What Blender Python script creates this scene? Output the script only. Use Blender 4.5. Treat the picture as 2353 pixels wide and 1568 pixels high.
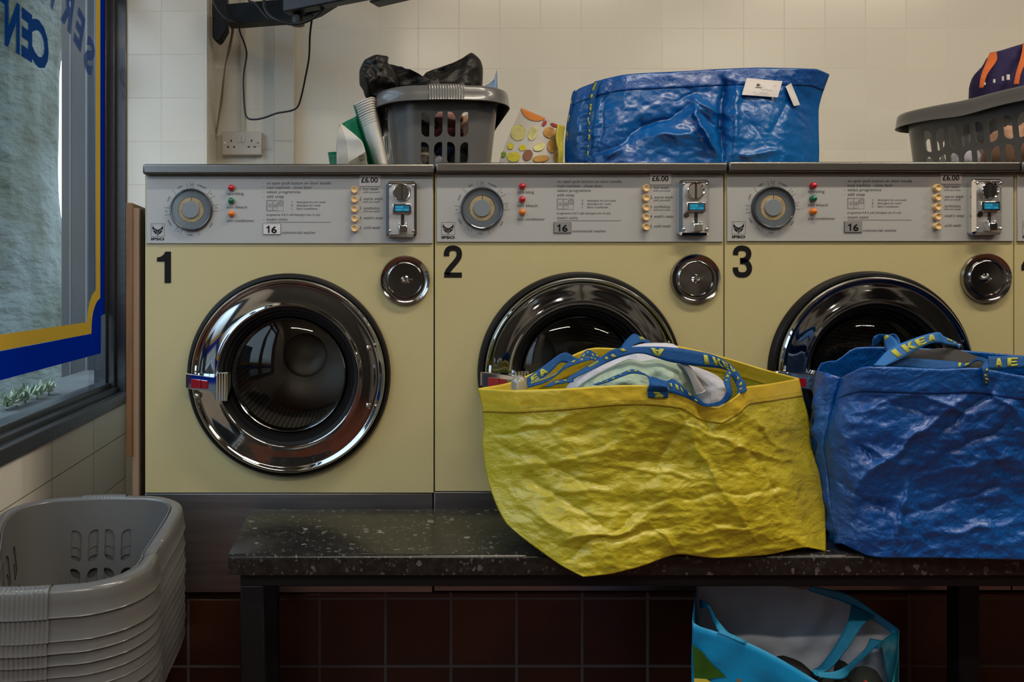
import bpy, bmesh, math, random
from mathutils import Vector, Matrix, noise
from math import sin, cos, pi, radians, sqrt, atan2, exp

for _o in list(bpy.data.objects): bpy.data.objects.remove(_o)
C = bpy.context.scene.collection
SC = bpy.context.scene
random.seed(7)

# ------------------------------------------------------------------ camera
F, CX, CY, D0, CZ = 1775.0, 835.0, 650.0, 1.78, 0.985     # focal length in px, vanishing point, distance of the machine fronts, eye height
cam_d = bpy.data.cameras.new('camera'); cam = bpy.data.objects.new('camera', cam_d); C.objects.link(cam)
cam.location = (0, -D0, CZ); cam.rotation_euler = (pi/2, 0, 0)
cam_d.sensor_width = 36; cam_d.lens = 36*F/2353
cam_d.shift_x = (1176.5-CX)/2353; cam_d.shift_y = -(784-CY)/2353
cam_d.clip_start = 0.05
SC.camera = cam

def P(px, py, d):
    """point seen at pixel px,py at distance d in front of the camera plane"""
    return Vector(((px-CX)*d/F, d-D0, CZ-(py-CY)*d/F))

# ------------------------------------------------------------------ light
SC.view_settings.view_transform = 'Standard'; SC.view_settings.look = 'None'
SC.view_settings.gamma = 1; SC.view_settings.exposure = 1.2
SC.view_settings.use_curve_mapping = False
w = bpy.data.worlds.new('overcast'); SC.world = w; w.use_nodes = True
nt = w.node_tree; bg = nt.nodes['Background']
tc = nt.nodes.new('ShaderNodeTexCoord'); sp = nt.nodes.new('ShaderNodeSeparateXYZ'); cr = nt.nodes.new('ShaderNodeValToRGB')
nt.links.new(tc.outputs['Generated'], sp.inputs[0]); nt.links.new(sp.outputs['Z'], cr.inputs[0]); nt.links.new(cr.outputs[0], bg.inputs[0])
cr.color_ramp.elements[0].position = 0.0; cr.color_ramp.elements[0].color = (0.10, 0.11, 0.11, 1)
cr.color_ramp.elements[1].position = 0.12; cr.color_ramp.elements[1].color = (0.62, 0.80, 1.0, 1)
bg.inputs[1].default_value = 1.9
try:
    SC.cycles.use_denoising = True
    SC.cycles.max_bounces = 8; SC.cycles.transparent_max_bounces = 12
    SC.cycles.sample_clamp_indirect = 4
    SC.cycles.caustics_reflective = False; SC.cycles.caustics_refractive = False
except Exception: pass

LAMPS = [(1.05, -0.85, 2.96, 0), (3.0, -0.85, 2.96, 0), (0.25, -2.7, 2.96, 0), (3.0, -2.7, 2.96, 0)]
LAMP_W = [14.0, 14.0, 13.0, 8.0]

# ------------------------------------------------------------------ materials
M = {}
def s2l(c):
    return tuple((v/12.92 if v <= 0.04045 else ((v+0.055)/1.055)**2.4) for v in c)
def rgb(r, g, b): return (*s2l((r/255, g/255, b/255)), 1)
def mat(name, col, rough=0.5, metal=0.0, spec=0.5, bump=0, bscale=30, bdetail=4, var=0, vscale=4, coat=0, stretch=None, col2=None, trans=0, alpha=1, sheen=0, bdist=0.01, sss=0):
    m = bpy.data.materials.new(name); m.use_nodes = True; n = m.node_tree.nodes; L = m.node_tree.links
    b = n['Principled BSDF']; b.inputs['Base Color'].default_value = col; b.inputs['Roughness'].default_value = rough
    b.inputs['Metallic'].default_value = metal; b.inputs['Specular IOR Level'].default_value = spec
    if coat: b.inputs['Coat Weight'].default_value = coat; b.inputs['Coat Roughness'].default_value = 0.08
    if trans: b.inputs['Transmission Weight'].default_value = trans
    if sheen: b.inputs['Sheen Weight'].default_value = sheen
    if alpha < 1: b.inputs['Alpha'].default_value = alpha
    t = n.new('ShaderNodeTexCoord'); mp = n.new('ShaderNodeMapping'); L.new(t.outputs['Object'], mp.inputs[0])
    if stretch: mp.inputs['Scale'].default_value = stretch
    if bump:
        ns = n.new('ShaderNodeTexNoise'); ns.inputs['Scale'].default_value = bscale; ns.inputs['Detail'].default_value = bdetail
        L.new(mp.outputs[0], ns.inputs['Vector'])
        bp = n.new('ShaderNodeBump'); bp.inputs['Strength'].default_value = bump; bp.inputs['Distance'].default_value = bdist
        L.new(ns.outputs[0], bp.inputs['Height']); L.new(bp.outputs[0], b.inputs['Normal'])
    if var:
        n2 = n.new('ShaderNodeTexNoise'); n2.inputs['Scale'].default_value = vscale; n2.inputs['Detail'].default_value = 6
        L.new(mp.outputs[0], n2.inputs['Vector'])
        r = n.new('ShaderNodeValToRGB'); c2 = col2 or tuple(v*(1-var) for v in col[:3])+(1,)
        r.color_ramp.elements[0].position = 0.35; r.color_ramp.elements[0].color = c2
        r.color_ramp.elements[1].position = 0.65; r.color_ramp.elements[1].color = col
        L.new(n2.outputs[0], r.inputs[0]); L.new(r.outputs[0], b.inputs['Base Color'])
    M[name] = m
    return m

def tile_mat(name, col, grout, sx, sz, off=(0, 0), rough=0.3, plane='xz', mortar=0.003, wave=0.02, bump=0.4, col2=None, dirt=None, groutrough=0.8):
    """square tiles laid on a world-axis plane"""
    m = bpy.data.materials.new(name); m.use_nodes = True; n = m.node_tree.nodes; L = m.node_tree.links
    b = n['Principled BSDF']; b.inputs['Roughness'].default_value = rough
    t = n.new('ShaderNodeTexCoord'); s = n.new('ShaderNodeSeparateXYZ'); L.new(t.outputs['Object'], s.inputs[0])
    def math_(op, a, bb=None):
        q = n.new('ShaderNodeMath'); q.operation = op
        for i, v in enumerate((a, bb)):
            if v is None: continue
            if isinstance(v, (int, float)): q.inputs[i].default_value = v
            else: L.new(v, q.inputs[i])
        return q.outputs[0]
    ax = {'x': 0, 'y': 1, 'z': 2}
    outs = []
    for k, (a, size, o) in enumerate(((plane[0], sx, off[0]), (plane[1], sz, off[1]))):
        v = math_('DIVIDE', math_('SUBTRACT', s.outputs[ax[a]], o), size)
        fr = math_('FRACT', v); dd = math_('MULTIPLY', math_('MINIMUM', fr, math_('SUBTRACT', 1.0, fr)), size)
        outs.append((dd, math_('FLOOR', v)))
    dmin = math_('MINIMUM', outs[0][0], outs[1][0])
    mr = n.new('ShaderNodeMapRange'); mr.inputs[1].default_value = mortar*0.35; mr.inputs[2].default_value = mortar; L.new(dmin, mr.inputs[0])
    wn = n.new('ShaderNodeTexWhiteNoise'); wn.noise_dimensions = '2D'; cb = n.new('ShaderNodeCombineXYZ'); L.new(outs[0][1], cb.inputs[0]); L.new(outs[1][1], cb.inputs[1]); L.new(cb.outputs[0], wn.inputs['Vector'])
    mx0 = n.new('ShaderNodeMix'); mx0.data_type = 'RGBA'; L.new(wn.outputs['Value'], mx0.inputs[0]); mx0.inputs[6].default_value = col; mx0.inputs[7].default_value = col2 or tuple(v*0.95 for v in col[:3])+(1,)
    ns = n.new('ShaderNodeTexNoise'); ns.inputs['Scale'].default_value = 5; ns.inputs['Detail'].default_value = 5; L.new(t.outputs['Object'], ns.inputs['Vector'])
    mx = n.new('ShaderNodeMix'); mx.data_type = 'RGBA'; L.new(mr.outputs[0], mx.inputs[0]); mx.inputs[6].default_value = grout; 
    last = mx0.outputs[2]
    if dirt:
        md = n.new('ShaderNodeMix'); md.data_type = 'RGBA'; r = n.new('ShaderNodeMapRange'); r.inputs[1].default_value = .48; r.inputs[2].default_value = .72; r.inputs[4].default_value = 0.6
        L.new(ns.outputs[0], r.inputs[0]); L.new(r.outputs[0], md.inputs[0]); L.new(last, md.inputs[6]); md.inputs[7].default_value = dirt; last = md.outputs[2]
    L.new(last, mx.inputs[7]); L.new(mx.outputs[2], b.inputs['Base Color'])
    rr = n.new('ShaderNodeMapRange'); L.new(mr.outputs[0], rr.inputs[0]); rr.inputs[3].default_value = groutrough; rr.inputs[4].default_value = rough; L.new(rr.outputs[0], b.inputs['Roughness'])
    n2 = n.new('ShaderNodeTexNoise'); n2.inputs['Scale'].default_value = 45; n2.inputs['Detail'].default_value = 3; L.new(t.outputs['Object'], n2.inputs['Vector'])
    hs = math_('ADD', math_('MULTIPLY', mr.outputs[0], 1.0), math_('MULTIPLY', n2.outputs[0], wave*10))
    bp = n.new('ShaderNodeBump'); bp.inputs['Strength'].default_value = bump; bp.inputs['Distance'].default_value = 0.002; L.new(hs, bp.inputs['Height']); L.new(bp.outputs[0], b.inputs['Normal'])
    M[name] = m
    return m

def glass_mat(name, tint=(1, 1, 1, 1), ior=1.45, rough=0.0, boost=1.0, dirt=0.0):
    m = bpy.data.materials.new(name); m.use_nodes = True; n = m.node_tree.nodes; L = m.node_tree.links
    n.remove(n['Principled BSDF']); out = n['Material Output']
    tr = n.new('ShaderNodeBsdfTransparent'); tr.inputs[0].default_value = tint
    gl = n.new('ShaderNodeBsdfGlossy'); gl.inputs['Roughness'].default_value = rough
    fr = n.new('ShaderNodeFresnel'); fr.inputs[0].default_value = ior
    q = n.new('ShaderNodeMath'); q.operation = 'MULTIPLY'; q.inputs[1].default_value = boost; q.use_clamp = True; L.new(fr.outputs[0], q.inputs[0])
    mx = n.new('ShaderNodeMixShader'); L.new(q.outputs[0], mx.inputs[0]); L.new(tr.outputs[0], mx.inputs[1]); L.new(gl.outputs[0], mx.inputs[2])
    last = mx.outputs[0]
    if dirt:
        df = n.new('ShaderNodeBsdfDiffuse'); df.inputs[0].default_value = (.5, .5, .5, 1); m2 = n.new('ShaderNodeMixShader')
        t = n.new('ShaderNodeTexCoord'); ns = n.new('ShaderNodeTexNoise'); ns.inputs['Scale'].default_value = 3; ns.inputs['Detail'].default_value = 8; L.new(t.outputs['Object'], ns.inputs['Vector'])
        mm = n.new('ShaderNodeMath'); mm.operation = 'MULTIPLY'; mm.inputs[1].default_value = dirt; L.new(ns.outputs[0], mm.inputs[0])
        L.new(mm.outputs[0], m2.inputs[0]); L.new(last, m2.inputs[1]); L.new(df.outputs[0], m2.inputs[2]); last = m2.outputs[0]
    L.new(last, out.inputs[0]); M[name] = m
    return m

def film_mat(name, col, opacity=1.0, translucent=0.5):
    m = bpy.data.materials.new(name); m.use_nodes = True; n = m.node_tree.nodes; L = m.node_tree.links
    n.remove(n['Principled BSDF']); out = n['Material Output']
    d = n.new('ShaderNodeBsdfDiffuse'); d.inputs[0].default_value = col
    t = n.new('ShaderNodeBsdfTranslucent'); t.inputs[0].default_value = col
    a = n.new('ShaderNodeMixShader'); a.inputs[0].default_value = translucent; L.new(d.outputs[0], a.inputs[1]); L.new(t.outputs[0], a.inputs[2])
    tr = n.new('ShaderNodeBsdfTransparent'); tr.inputs[0].default_value = tuple(0.35+0.65*v for v in col[:3])+(1,)
    c = n.new('ShaderNodeMixShader'); c.inputs[0].default_value = opacity; L.new(tr.outputs[0], c.inputs[1]); L.new(a.outputs[0], c.inputs[2])
    L.new(c.outputs[0], out.inputs[0]); M[name] = m
    return m

def poly_bag_mat(name, col, rough=0.33, scale=1.0, strength=0.8, weave=True, stretch=(1, 1, 1), col2=None, translucent=0.0, coat=0.3, fine=1.0):
    """woven polypropylene sheet, crinkled"""
    m = bpy.data.materials.new(name); m.use_nodes = True; n = m.node_tree.nodes; L = m.node_tree.links
    b = n['Principled BSDF']; b.inputs['Roughness'].default_value = rough; b.inputs['Coat Weight'].default_value = coat; b.inputs['Coat Roughness'].default_value = 0.25
    t = n.new('ShaderNodeTexCoord'); mp = n.new('ShaderNodeMapping'); mp.inputs['Scale'].default_value = stretch; L.new(t.outputs['Object'], mp.inputs[0])
    n1 = n.new('ShaderNodeTexNoise'); n1.inputs['Scale'].default_value = 14*scale; n1.inputs['Detail'].default_value = 7; n1.inputs['Roughness'].default_value = 0.62; n1.inputs['Distortion'].default_value = 0.8
    n1.noise_type = 'RIDGED_MULTIFRACTAL' if hasattr(n1, 'noise_type') else None
    L.new(mp.outputs[0], n1.inputs['Vector'])
    n2 = n.new('ShaderNodeTexVoronoi'); n2.feature = 'DISTANCE_TO_EDGE'; n2.inputs['Scale'].default_value = 26*scale
    nd = n.new('ShaderNodeTexNoise'); nd.inputs['Scale'].default_value = 9; L.new(mp.outputs[0], nd.inputs['Vector'])
    ad = n.new('ShaderNodeMix'); ad.data_type = 'RGBA'; ad.blend_type = 'ADD'; ad.inputs[0].default_value = 0.25; L.new(mp.outputs[0], ad.inputs[6]); L.new(nd.outputs['Color'], ad.inputs[7]); L.new(ad.outputs[2], n2.inputs['Vector'])
    b1 = n.new('ShaderNodeBump'); b1.inputs['Strength'].default_value = 0.55*strength; b1.inputs['Distance'].default_value = 0.006; L.new(n1.outputs[0], b1.inputs['Height'])
    n4 = n.new('ShaderNodeTexNoise'); n4.inputs['Scale'].default_value = 75*scale; n4.inputs['Detail'].default_value = 5; n4.inputs['Distortion'].default_value = 1.5; L.new(mp.outputs[0], n4.inputs['Vector'])
    b4 = n.new('ShaderNodeBump'); b4.inputs['Strength'].default_value = 0.75*strength*fine; b4.inputs['Distance'].default_value = 0.0022; L.new(n4.outputs[0], b4.inputs['Height']); L.new(b1.outputs[0], b4.inputs['Normal'])
    b2 = n.new('ShaderNodeBump'); b2.inputs['Strength'].default_value = 0.35*strength*fine; b2.inputs['Distance'].default_value = 0.006; L.new(n2.outputs['Distance'], b2.inputs['Height']); L.new(b4.outputs[0], b2.inputs['Normal'])
    last = b2
    if weave:
        wv = n.new('ShaderNodeTexChecker'); wv.inputs['Scale'].default_value = 420; L.new(t.outputs['Object'], wv.inputs['Vector'])
        b3 = n.new('ShaderNodeBump'); b3.inputs['Strength'].default_value = 0.12; b3.inputs['Distance'].default_value = 0.0008; L.new(wv.outputs['Fac'], b3.inputs['Height']); L.new(b2.outputs[0], b3.inputs['Normal']); last = b3
    L.new(last.outputs[0], b.inputs['Normal'])
    nv = n.new('ShaderNodeTexNoise'); nv.inputs['Scale'].default_value = 5; nv.inputs['Detail'].default_value = 5; L.new(t.outputs['Object'], nv.inputs['Vector'])
    r = n.new('ShaderNodeValToRGB'); r.color_ramp.elements[0].position = .35; r.color_ramp.elements[1].position = .68
    r.color_ramp.elements[0].color = col2 or tuple(v*0.8 for v in col[:3])+(1,); r.color_ramp.elements[1].color = col
    L.new(nv.outputs[0], r.inputs[0]); L.new(r.outputs[0], b.inputs['Base Color'])
    if translucent:
        out = n['Material Output']; tl = n.new('ShaderNodeBsdfTranslucent'); tl.inputs[0].default_value = col
        mx = n.new('ShaderNodeMixShader'); mx.inputs[0].default_value = translucent; L.new(b.outputs[0], mx.inputs[1]); L.new(tl.outputs[0], mx.inputs[2]); L.new(mx.outputs[0], out.inputs[0])
    M[name] = m
    return m

tile_mat('white_tile', (0.80, 0.765, 0.68, 1), (0.735, 0.70, 0.62, 1), 0.149, 0.149, (-0.6935+0.0005, 0.985+(650-425)*2.65/1775), rough=0.22, mortar=0.0016, wave=0.012, bump=0.22)
tile_mat('white_tile_left', (0.82, 0.79, 0.72, 1), (0.30, 0.28, 0.24, 1), 0.31, 0.15, (0.55, 0.470), rough=0.3, plane='yz', mortar=0.002, wave=0.03, bump=0.6)
tile_mat('quarry_tile', (0.095, 0.032, 0.018, 1), (0.14, 0.13, 0.125, 1), 0.1535, 0.158, (-0.1025+0.0, 0.985-881*1.81/1775), rough=0.34, mortar=0.0045, wave=0.05, bump=0.7, col2=(0.065, 0.024, 0.016, 1), dirt=(0.03, 0.016, 0.013, 1))
tile_mat('floor_tile', (0.15, 0.035, 0.016, 1), (0.08, 0.075, 0.07, 1), 0.1535, 0.1535, (0, 0), rough=0.3, plane='xy', mortar=0.0045, wave=0.05, bump=0.7, col2=(0.10, 0.03, 0.018, 1))
mat('paint_white', (0.60, 0.565, 0.49, 1), 0.55, bump=0.15, bscale=60)
mat('ceiling_paint', (0.36, 0.34, 0.31, 1), 0.9)
mat('far_paint', (0.055, 0.052, 0.048, 1), 0.8)
mat('enamel_cream', (0.51, 0.44, 0.23, 1), 0.34, bump=0.10, bscale=260, bdetail=2, bdist=0.002, coat=0.15)
mat('steel_brushed', (0.185, 0.18, 0.172, 1), 0.34, metal=1.0, bump=0.10, bscale=40, stretch=(1, 1, 60), bdist=0.002)
mat('steel_kick', (0.36, 0.35, 0.36, 1), 0.42, metal=1.0, bump=0.10, bscale=6, stretch=(1, 1, 20), bdist=0.002, var=.25, vscale=3)
mat('fascia_alu', (0.43, 0.435, 0.44, 1), 0.45, metal=0.15, spec=.35, bump=0.06, bscale=500, bdetail=1, bdist=0.001)
mat('print_black', (0.008, 0.008, 0.009, 1), 0.6, spec=.15)
mat('print_grey', (0.06, 0.06, 0.07, 1), 0.6)
mat('chrome', (0.40, 0.41, 0.42, 1), 0.055, metal=1.0, bump=0.03, bscale=7, bdist=0.006)
mat('chrome_dark', (0.34, 0.33, 0.33, 1), 0.12, metal=1.0, bump=0.05, bscale=15, bdist=0.003)
mat('chrome_bright', (0.8, 0.8, 0.8, 1), 0.06, metal=1.0)
mat('cast_zinc', (0.42, 0.42, 0.42, 1), 0.32, metal=1.0, bump=0.9, bscale=900, bdetail=2, bdist=0.001)
mat('rubber_black', (0.006, 0.006, 0.007, 1), 0.42, spec=.25)
mat('tub_dark', (0.02, 0.02, 0.02, 1), 0.6)
mat('dial_grey', (0.115, 0.135, 0.155, 1), 0.25, coat=0.6)
mat('dial_face', (0.19, 0.22, 0.25, 1), 0.4)
mat('dial_beige', (0.42, 0.33, 0.18, 1), 0.5, var=.4, vscale=60)
mat('button_cream', (0.72, 0.50, 0.24, 1), 0.4)
mat('led_red', (0.50, 0.008, 0.02, 1), 0.15, coat=.5); mat('led_green', (0.0, 0.13, 0.06, 1), 0.15, coat=.5); mat('led_orange', (0.75, 0.19, 0.01, 1), 0.15, coat=.5)
mat('paper_white', (0.66, 0.63, 0.63, 1), 0.8); mat('badge_white', (0.60, 0.59, 0.60, 1), 0.5); mat('badge_grey', (0.23, 0.23, 0.23, 1), 0.4)
mat('red_plastic', (0.27, 0.006, 0.012, 1), 0.22, coat=.4)
mat('lcd_frame', (0.008, 0.008, 0.01, 1), 0.2)
mat('basket_grey', (0.115, 0.113, 0.111, 1), 0.30, bump=0.05, bscale=120, coat=0.25, bdist=0.002)
mat('black_paint', (0.006, 0.006, 0.007, 1), 0.5, spec=.25, bump=0.1, bscale=80)
mat('black_plastic', (0.010, 0.010, 0.011, 1), 0.45)
mat('frame_black', (0.030, 0.033, 0.040, 1), 0.38, bump=0.35, bscale=50, coat=0.2, bdist=0.003)
mat('wood_orange', (0.22, 0.10, 0.035, 1), 0.45, var=.35, vscale=6, stretch=(20, 20, 1))
mat('wood_pale', (0.30, 0.20, 0.13, 1), 0.55, var=.15, vscale=8, stretch=(20, 20, 1))
mat('wood_dark', (0.025, 0.018, 0.014, 1), 0.5)
mat('cord_beige', (0.30, 0.23, 0.15, 1), 0.7); mat('cable_black', (0.012, 0.012, 0.013, 1), 0.45)
mat('socket_white', (0.62, 0.56, 0.50, 1), 0.35); mat('dark_slot', (0.01, 0.008, 0.006, 1), 0.6)
mat('cloth_white', (0.50, 0.50, 0.57, 1), 0.9, bump=.7, bscale=16, bdetail=3, bdist=.02); mat('cloth_mint', (0.31, 0.40, 0.32, 1), 0.9, bump=1.0, bscale=13, bdetail=3, bdist=.035)
mat('cloth_grey', (0.032, 0.031, 0.032, 1), 0.95, bump=.4, bscale=300); mat('cloth_pink', (0.42, 0.22, 0.20, 1), 0.9); mat('cloth_maroon', (0.10, 0.015, 0.02, 1), 0.9)
mat('cloth_navy', (0.02, 0.03, 0.10, 1), 0.9); mat('cloth_cream', (0.36, 0.31, 0.26, 1), 0.9, var=.6, vscale=60); mat('cloth_black', (0.012, 0.012, 0.011, 1), 0.8, bump=.3, bscale=60); mat('cloth_olive', (0.022, 0.026, 0.018, 1), 0.9)
mat('cloth_red', (0.40, 0.02, 0.02, 1), 0.8); mat('cloth_peach', (0.50, 0.30, 0.20, 1), 0.8)
mat('black_nylon', (0.008, 0.007, 0.0065, 1), 0.48, spec=.35, bump=.8, bscale=16, bdetail=8, bdist=0.01)
mat('clear_plastic', (0.75, 0.77, 0.80, 1), 0.1, trans=.75, coat=.5); mat('clear_blue', (0.30, 0.50, 0.85, 1), 0.2, trans=.6)
mat('strap_blue', (0.002, 0.065, 0.235, 1), 0.65, spec=.3, bump=.3, bscale=400, stretch=(1, 1, 1)); mat('strap_yellow', (0.40, 0.40, 0.05, 1), 0.7, bump=.4, bscale=500)
mat('strap_light', (0.015, 0.12, 0.38, 1), 0.65, spec=.3)
mat('green_lining', (0.0, 0.14, 0.075, 1), 0.45, bump=.3, bscale=20); mat('bag_white', (0.58, 0.55, 0.49, 1), 0.6, bump=.3, bscale=18, bdist=.006); mat('stripe_brown', (0.09, 0.055, 0.045, 1), 0.7); mat('bag_olive', (0.17, 0.16, 0.11, 1), 0.6)
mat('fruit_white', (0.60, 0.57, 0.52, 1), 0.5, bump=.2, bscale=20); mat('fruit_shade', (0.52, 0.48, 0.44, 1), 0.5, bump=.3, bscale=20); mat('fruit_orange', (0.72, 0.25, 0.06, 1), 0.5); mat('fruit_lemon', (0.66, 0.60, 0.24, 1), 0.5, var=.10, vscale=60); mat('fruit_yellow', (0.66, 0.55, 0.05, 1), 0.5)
mat('fruit_amber', (0.52, 0.26, 0.04, 1), 0.5, var=.4, vscale=50); mat('fruit_green', (0.20, 0.32, 0.03, 1), 0.5); mat('fruit_red', (0.32, 0.03, 0.02, 1), 0.5); mat('handle_yellow', (0.45, 0.38, 0.03, 1), 0.6, bump=.3, bscale=60); mat('fruit_brown', (0.20, 0.07, 0.03, 1), 0.5)
mat('purple_cloth', (0.018, 0.010, 0.075, 1), 0.8, bump=.3, bscale=200); mat('orange_strap', (0.62, 0.13, 0.02, 1), 0.7, bump=.3, bscale=200)
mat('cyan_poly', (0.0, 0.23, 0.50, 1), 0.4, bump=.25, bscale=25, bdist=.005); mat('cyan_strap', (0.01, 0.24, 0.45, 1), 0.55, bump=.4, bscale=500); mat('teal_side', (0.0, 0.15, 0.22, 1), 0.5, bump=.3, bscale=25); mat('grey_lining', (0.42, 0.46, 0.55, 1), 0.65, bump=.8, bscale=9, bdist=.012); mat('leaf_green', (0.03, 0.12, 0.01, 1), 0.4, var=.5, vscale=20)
mat('exterior_dark', (0.034, 0.040, 0.046, 1), 0.7, var=.2, vscale=3); mat('exterior_line', (0.11, 0.13, 0.16, 1), 0.6); mat('ground', (0.10, 0.10, 0.09, 1), 0.9, var=.4)
mat('sill_out', (0.12, 0.13, 0.13, 1), 0.8, var=.3)
mat('leaf_pale', (0.45, 0.55, 0.36, 1), 0.6, var=.4, vscale=30); mat('stem', (0.10, 0.12, 0.05, 1), 0.7)
mat('dryer_white', (0.30, 0.285, 0.26, 1), 0.35); mat('dark_glass', (0.01, 0.01, 0.012, 1), 0.06, coat=.5)
mat('stainless_dull', (0.40, 0.39, 0.37, 1), 0.35, metal=1.0)
glass_mat('window_glass', (0.93, 0.96, 0.95, 1), 1.5, boost=0.9, dirt=0.03)
glass_mat('door_glass', (0.92, 0.92, 0.92, 1), 1.5, boost=0.7)
glass_mat('knob_clear', (0.85, 0.88, 0.9, 1), 1.45, rough=.03, boost=1.6)
film_mat('vinyl_blue', (0.001, 0.018, 0.22, 1), 1.0, 0.5); film_mat('vinyl_yellow', (0.60, 0.31, 0.03, 1), 1.0, 0.5); film_mat('vinyl_letter', (0.002, 0.03, 0.13, 1), 0.88, 0.45); film_mat('vinyl_faint', (0.05, 0.08, 0.20, 1), 0.62, 0.4)
poly_bag_mat('yellow_poly', (0.54, 0.44, 0.02, 1), rough=0.38, scale=1.0, strength=0.95, col2=(0.44, 0.375, 0.02, 1), translucent=0.10, coat=0.25, stretch=(0.8, 1, 1.35))
poly_bag_mat('yellow_hem', (0.68, 0.50, 0.03, 1), rough=0.38, scale=.8, strength=0.45, col2=(0.62, 0.44, 0.03, 1), translucent=0.10, coat=0.2)
poly_bag_mat('blue_poly', (0.0, 0.095, 0.40, 1), rough=0.36, scale=1.2, strength=1.15, col2=(0.0, 0.065, 0.30, 1), translucent=0.06, coat=0.40)
poly_bag_mat('blue_poly_light', (0.0, 0.125, 0.42, 1), rough=0.30, scale=1.0, strength=0.6, col2=(0.0, 0.085, 0.34, 1), translucent=0.08, coat=0.3)

def terrazzo():
    m = bpy.data.materials.new('speckled_laminate'); m.use_nodes = True; n = m.node_tree.nodes; L = m.node_tree.links
    b = n['Principled BSDF']; b.inputs['Roughness'].default_value = 0.22
    t = n.new('ShaderNodeTexCoord')
    def layer(scale, lo, hi, seed):
        mp = n.new('ShaderNodeMapping'); mp.inputs['Location'].default_value = (seed, seed*2, seed*3); L.new(t.outputs['Object'], mp.inputs[0])
        nz = n.new('ShaderNodeTexNoise'); nz.inputs['Scale'].default_value = scale*1.6; L.new(mp.outputs[0], nz.inputs['Vector'])
        ad = n.new('ShaderNodeMix'); ad.data_type = 'RGBA'; ad.blend_type = 'ADD'; ad.inputs[0].default_value = 1.2/scale; L.new(mp.outputs[0], ad.inputs[6]); L.new(nz.outputs['Color'], ad.inputs[7])
        v = n.new('ShaderNodeTexVoronoi'); v.inputs['Scale'].default_value = scale; L.new(ad.outputs[2], v.inputs['Vector'])
        sx = n.new('ShaderNodeSeparateColor'); L.new(v.outputs['Color'], sx.inputs[0])
        a = n.new('ShaderNodeMath'); a.operation = 'GREATER_THAN'; a.inputs[1].default_value = hi; L.new(sx.outputs[0], a.inputs[0])
        d = n.new('ShaderNodeMath'); d.operation = 'LESS_THAN'; d.inputs[1].default_value = lo; L.new(v.outputs['Distance'], d.inputs[0])
        q = n.new('ShaderNodeMath'); q.operation = 'MULTIPLY'; L.new(a.outputs[0], q.inputs[0]); L.new(d.outputs[0], q.inputs[1]); return q.outputs[0]
    base = n.new('ShaderNodeTexNoise'); base.inputs['Scale'].default_value = 60; base.inputs['Detail'].default_value = 8; base.inputs['Roughness'].default_value = .8; L.new(t.outputs['Object'], base.inputs['Vector'])
    r = n.new('ShaderNodeValToRGB'); r.color_ramp.elements[0].position = .45; r.color_ramp.elements[0].color = (0.008, 0.008, 0.008, 1); r.color_ramp.elements[1].position = .75; r.color_ramp.elements[1].color = (0.035, 0.031, 0.026, 1); L.new(base.outputs[0], r.inputs[0])
    last = r.outputs[0]
    for sc, lo, hi, sd, col in ((150, .45, .86, 1.3, (0.065, 0.06, 0.054, 1)), (70, .38, .92, 4.1, (0.095, 0.088, 0.08, 1)), (46, .32, .955, 7.7, (0.17, 0.162, 0.155, 1))):
        mx = n.new('ShaderNodeMix'); mx.data_type = 'RGBA'; L.new(layer(sc, lo, hi, sd), mx.inputs[0]); L.new(last, mx.inputs[6]); mx.inputs[7].default_value = col; last = mx.outputs[2]
    L.new(last, b.inputs['Base Color']); M['speckled_laminate'] = m
terrazzo()

def drum_mat():
    m = bpy.data.materials.new('perforated_drum'); m.use_nodes = True; n = m.node_tree.nodes; L = m.node_tree.links
    b = n['Principled BSDF']; b.inputs['Metallic'].default_value = 0.35; b.inputs['Roughness'].default_value = 0.35
    uv = n.new('ShaderNodeUVMap'); mp = n.new('ShaderNodeMapping'); L.new(uv.outputs[0], mp.inputs[0]); mp.inputs['Scale'].default_value = (88, 34, 1)
    v = n.new('ShaderNodeTexVoronoi'); v.inputs['Scale'].default_value = 1; v.inputs['Randomness'].default_value = 0.0; v.voronoi_dimensions = '2D'; L.new(mp.outputs[0], v.inputs['Vector'])
    r = n.new('ShaderNodeValToRGB'); r.color_ramp.elements[0].position = .20; r.color_ramp.elements[0].color = (0.95, 0.92, 0.85, 1); r.color_ramp.elements[1].position = .28; r.color_ramp.elements[1].color = (0.17, 0.16, 0.15, 1)  # bright dots put the glint of the perforations into the colour
    L.new(v.outputs['Distance'], r.inputs[0]); L.new(r.outputs[0], b.inputs['Base Color'])
    bp = n.new('ShaderNodeBump'); bp.inputs['Strength'].default_value = 0.6; bp.inputs['Distance'].default_value = .004; bp.invert = True; L.new(v.outputs['Distance'], bp.inputs['Height']); L.new(bp.outputs[0], b.inputs['Normal'])
    M['perforated_drum'] = m
drum_mat()

def emit(name, col, strength):
    m = bpy.data.materials.new(name); m.use_nodes = True; b = m.node_tree.nodes['Principled BSDF']
    b.inputs['Base Color'].default_value = (*col[:3], 1); b.inputs['Emission Color'].default_value = (*col[:3], 1); b.inputs['Emission Strength'].default_value = strength; M[name] = m
emit('lcd_blue', (0.0, 0.10, 0.20), 0.12); emit('lcd_text', (0.02, 0.42, 0.62), 0.25); emit('lamp_diffuser', (1.0, 0.86, 0.66), 2.2)

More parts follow.
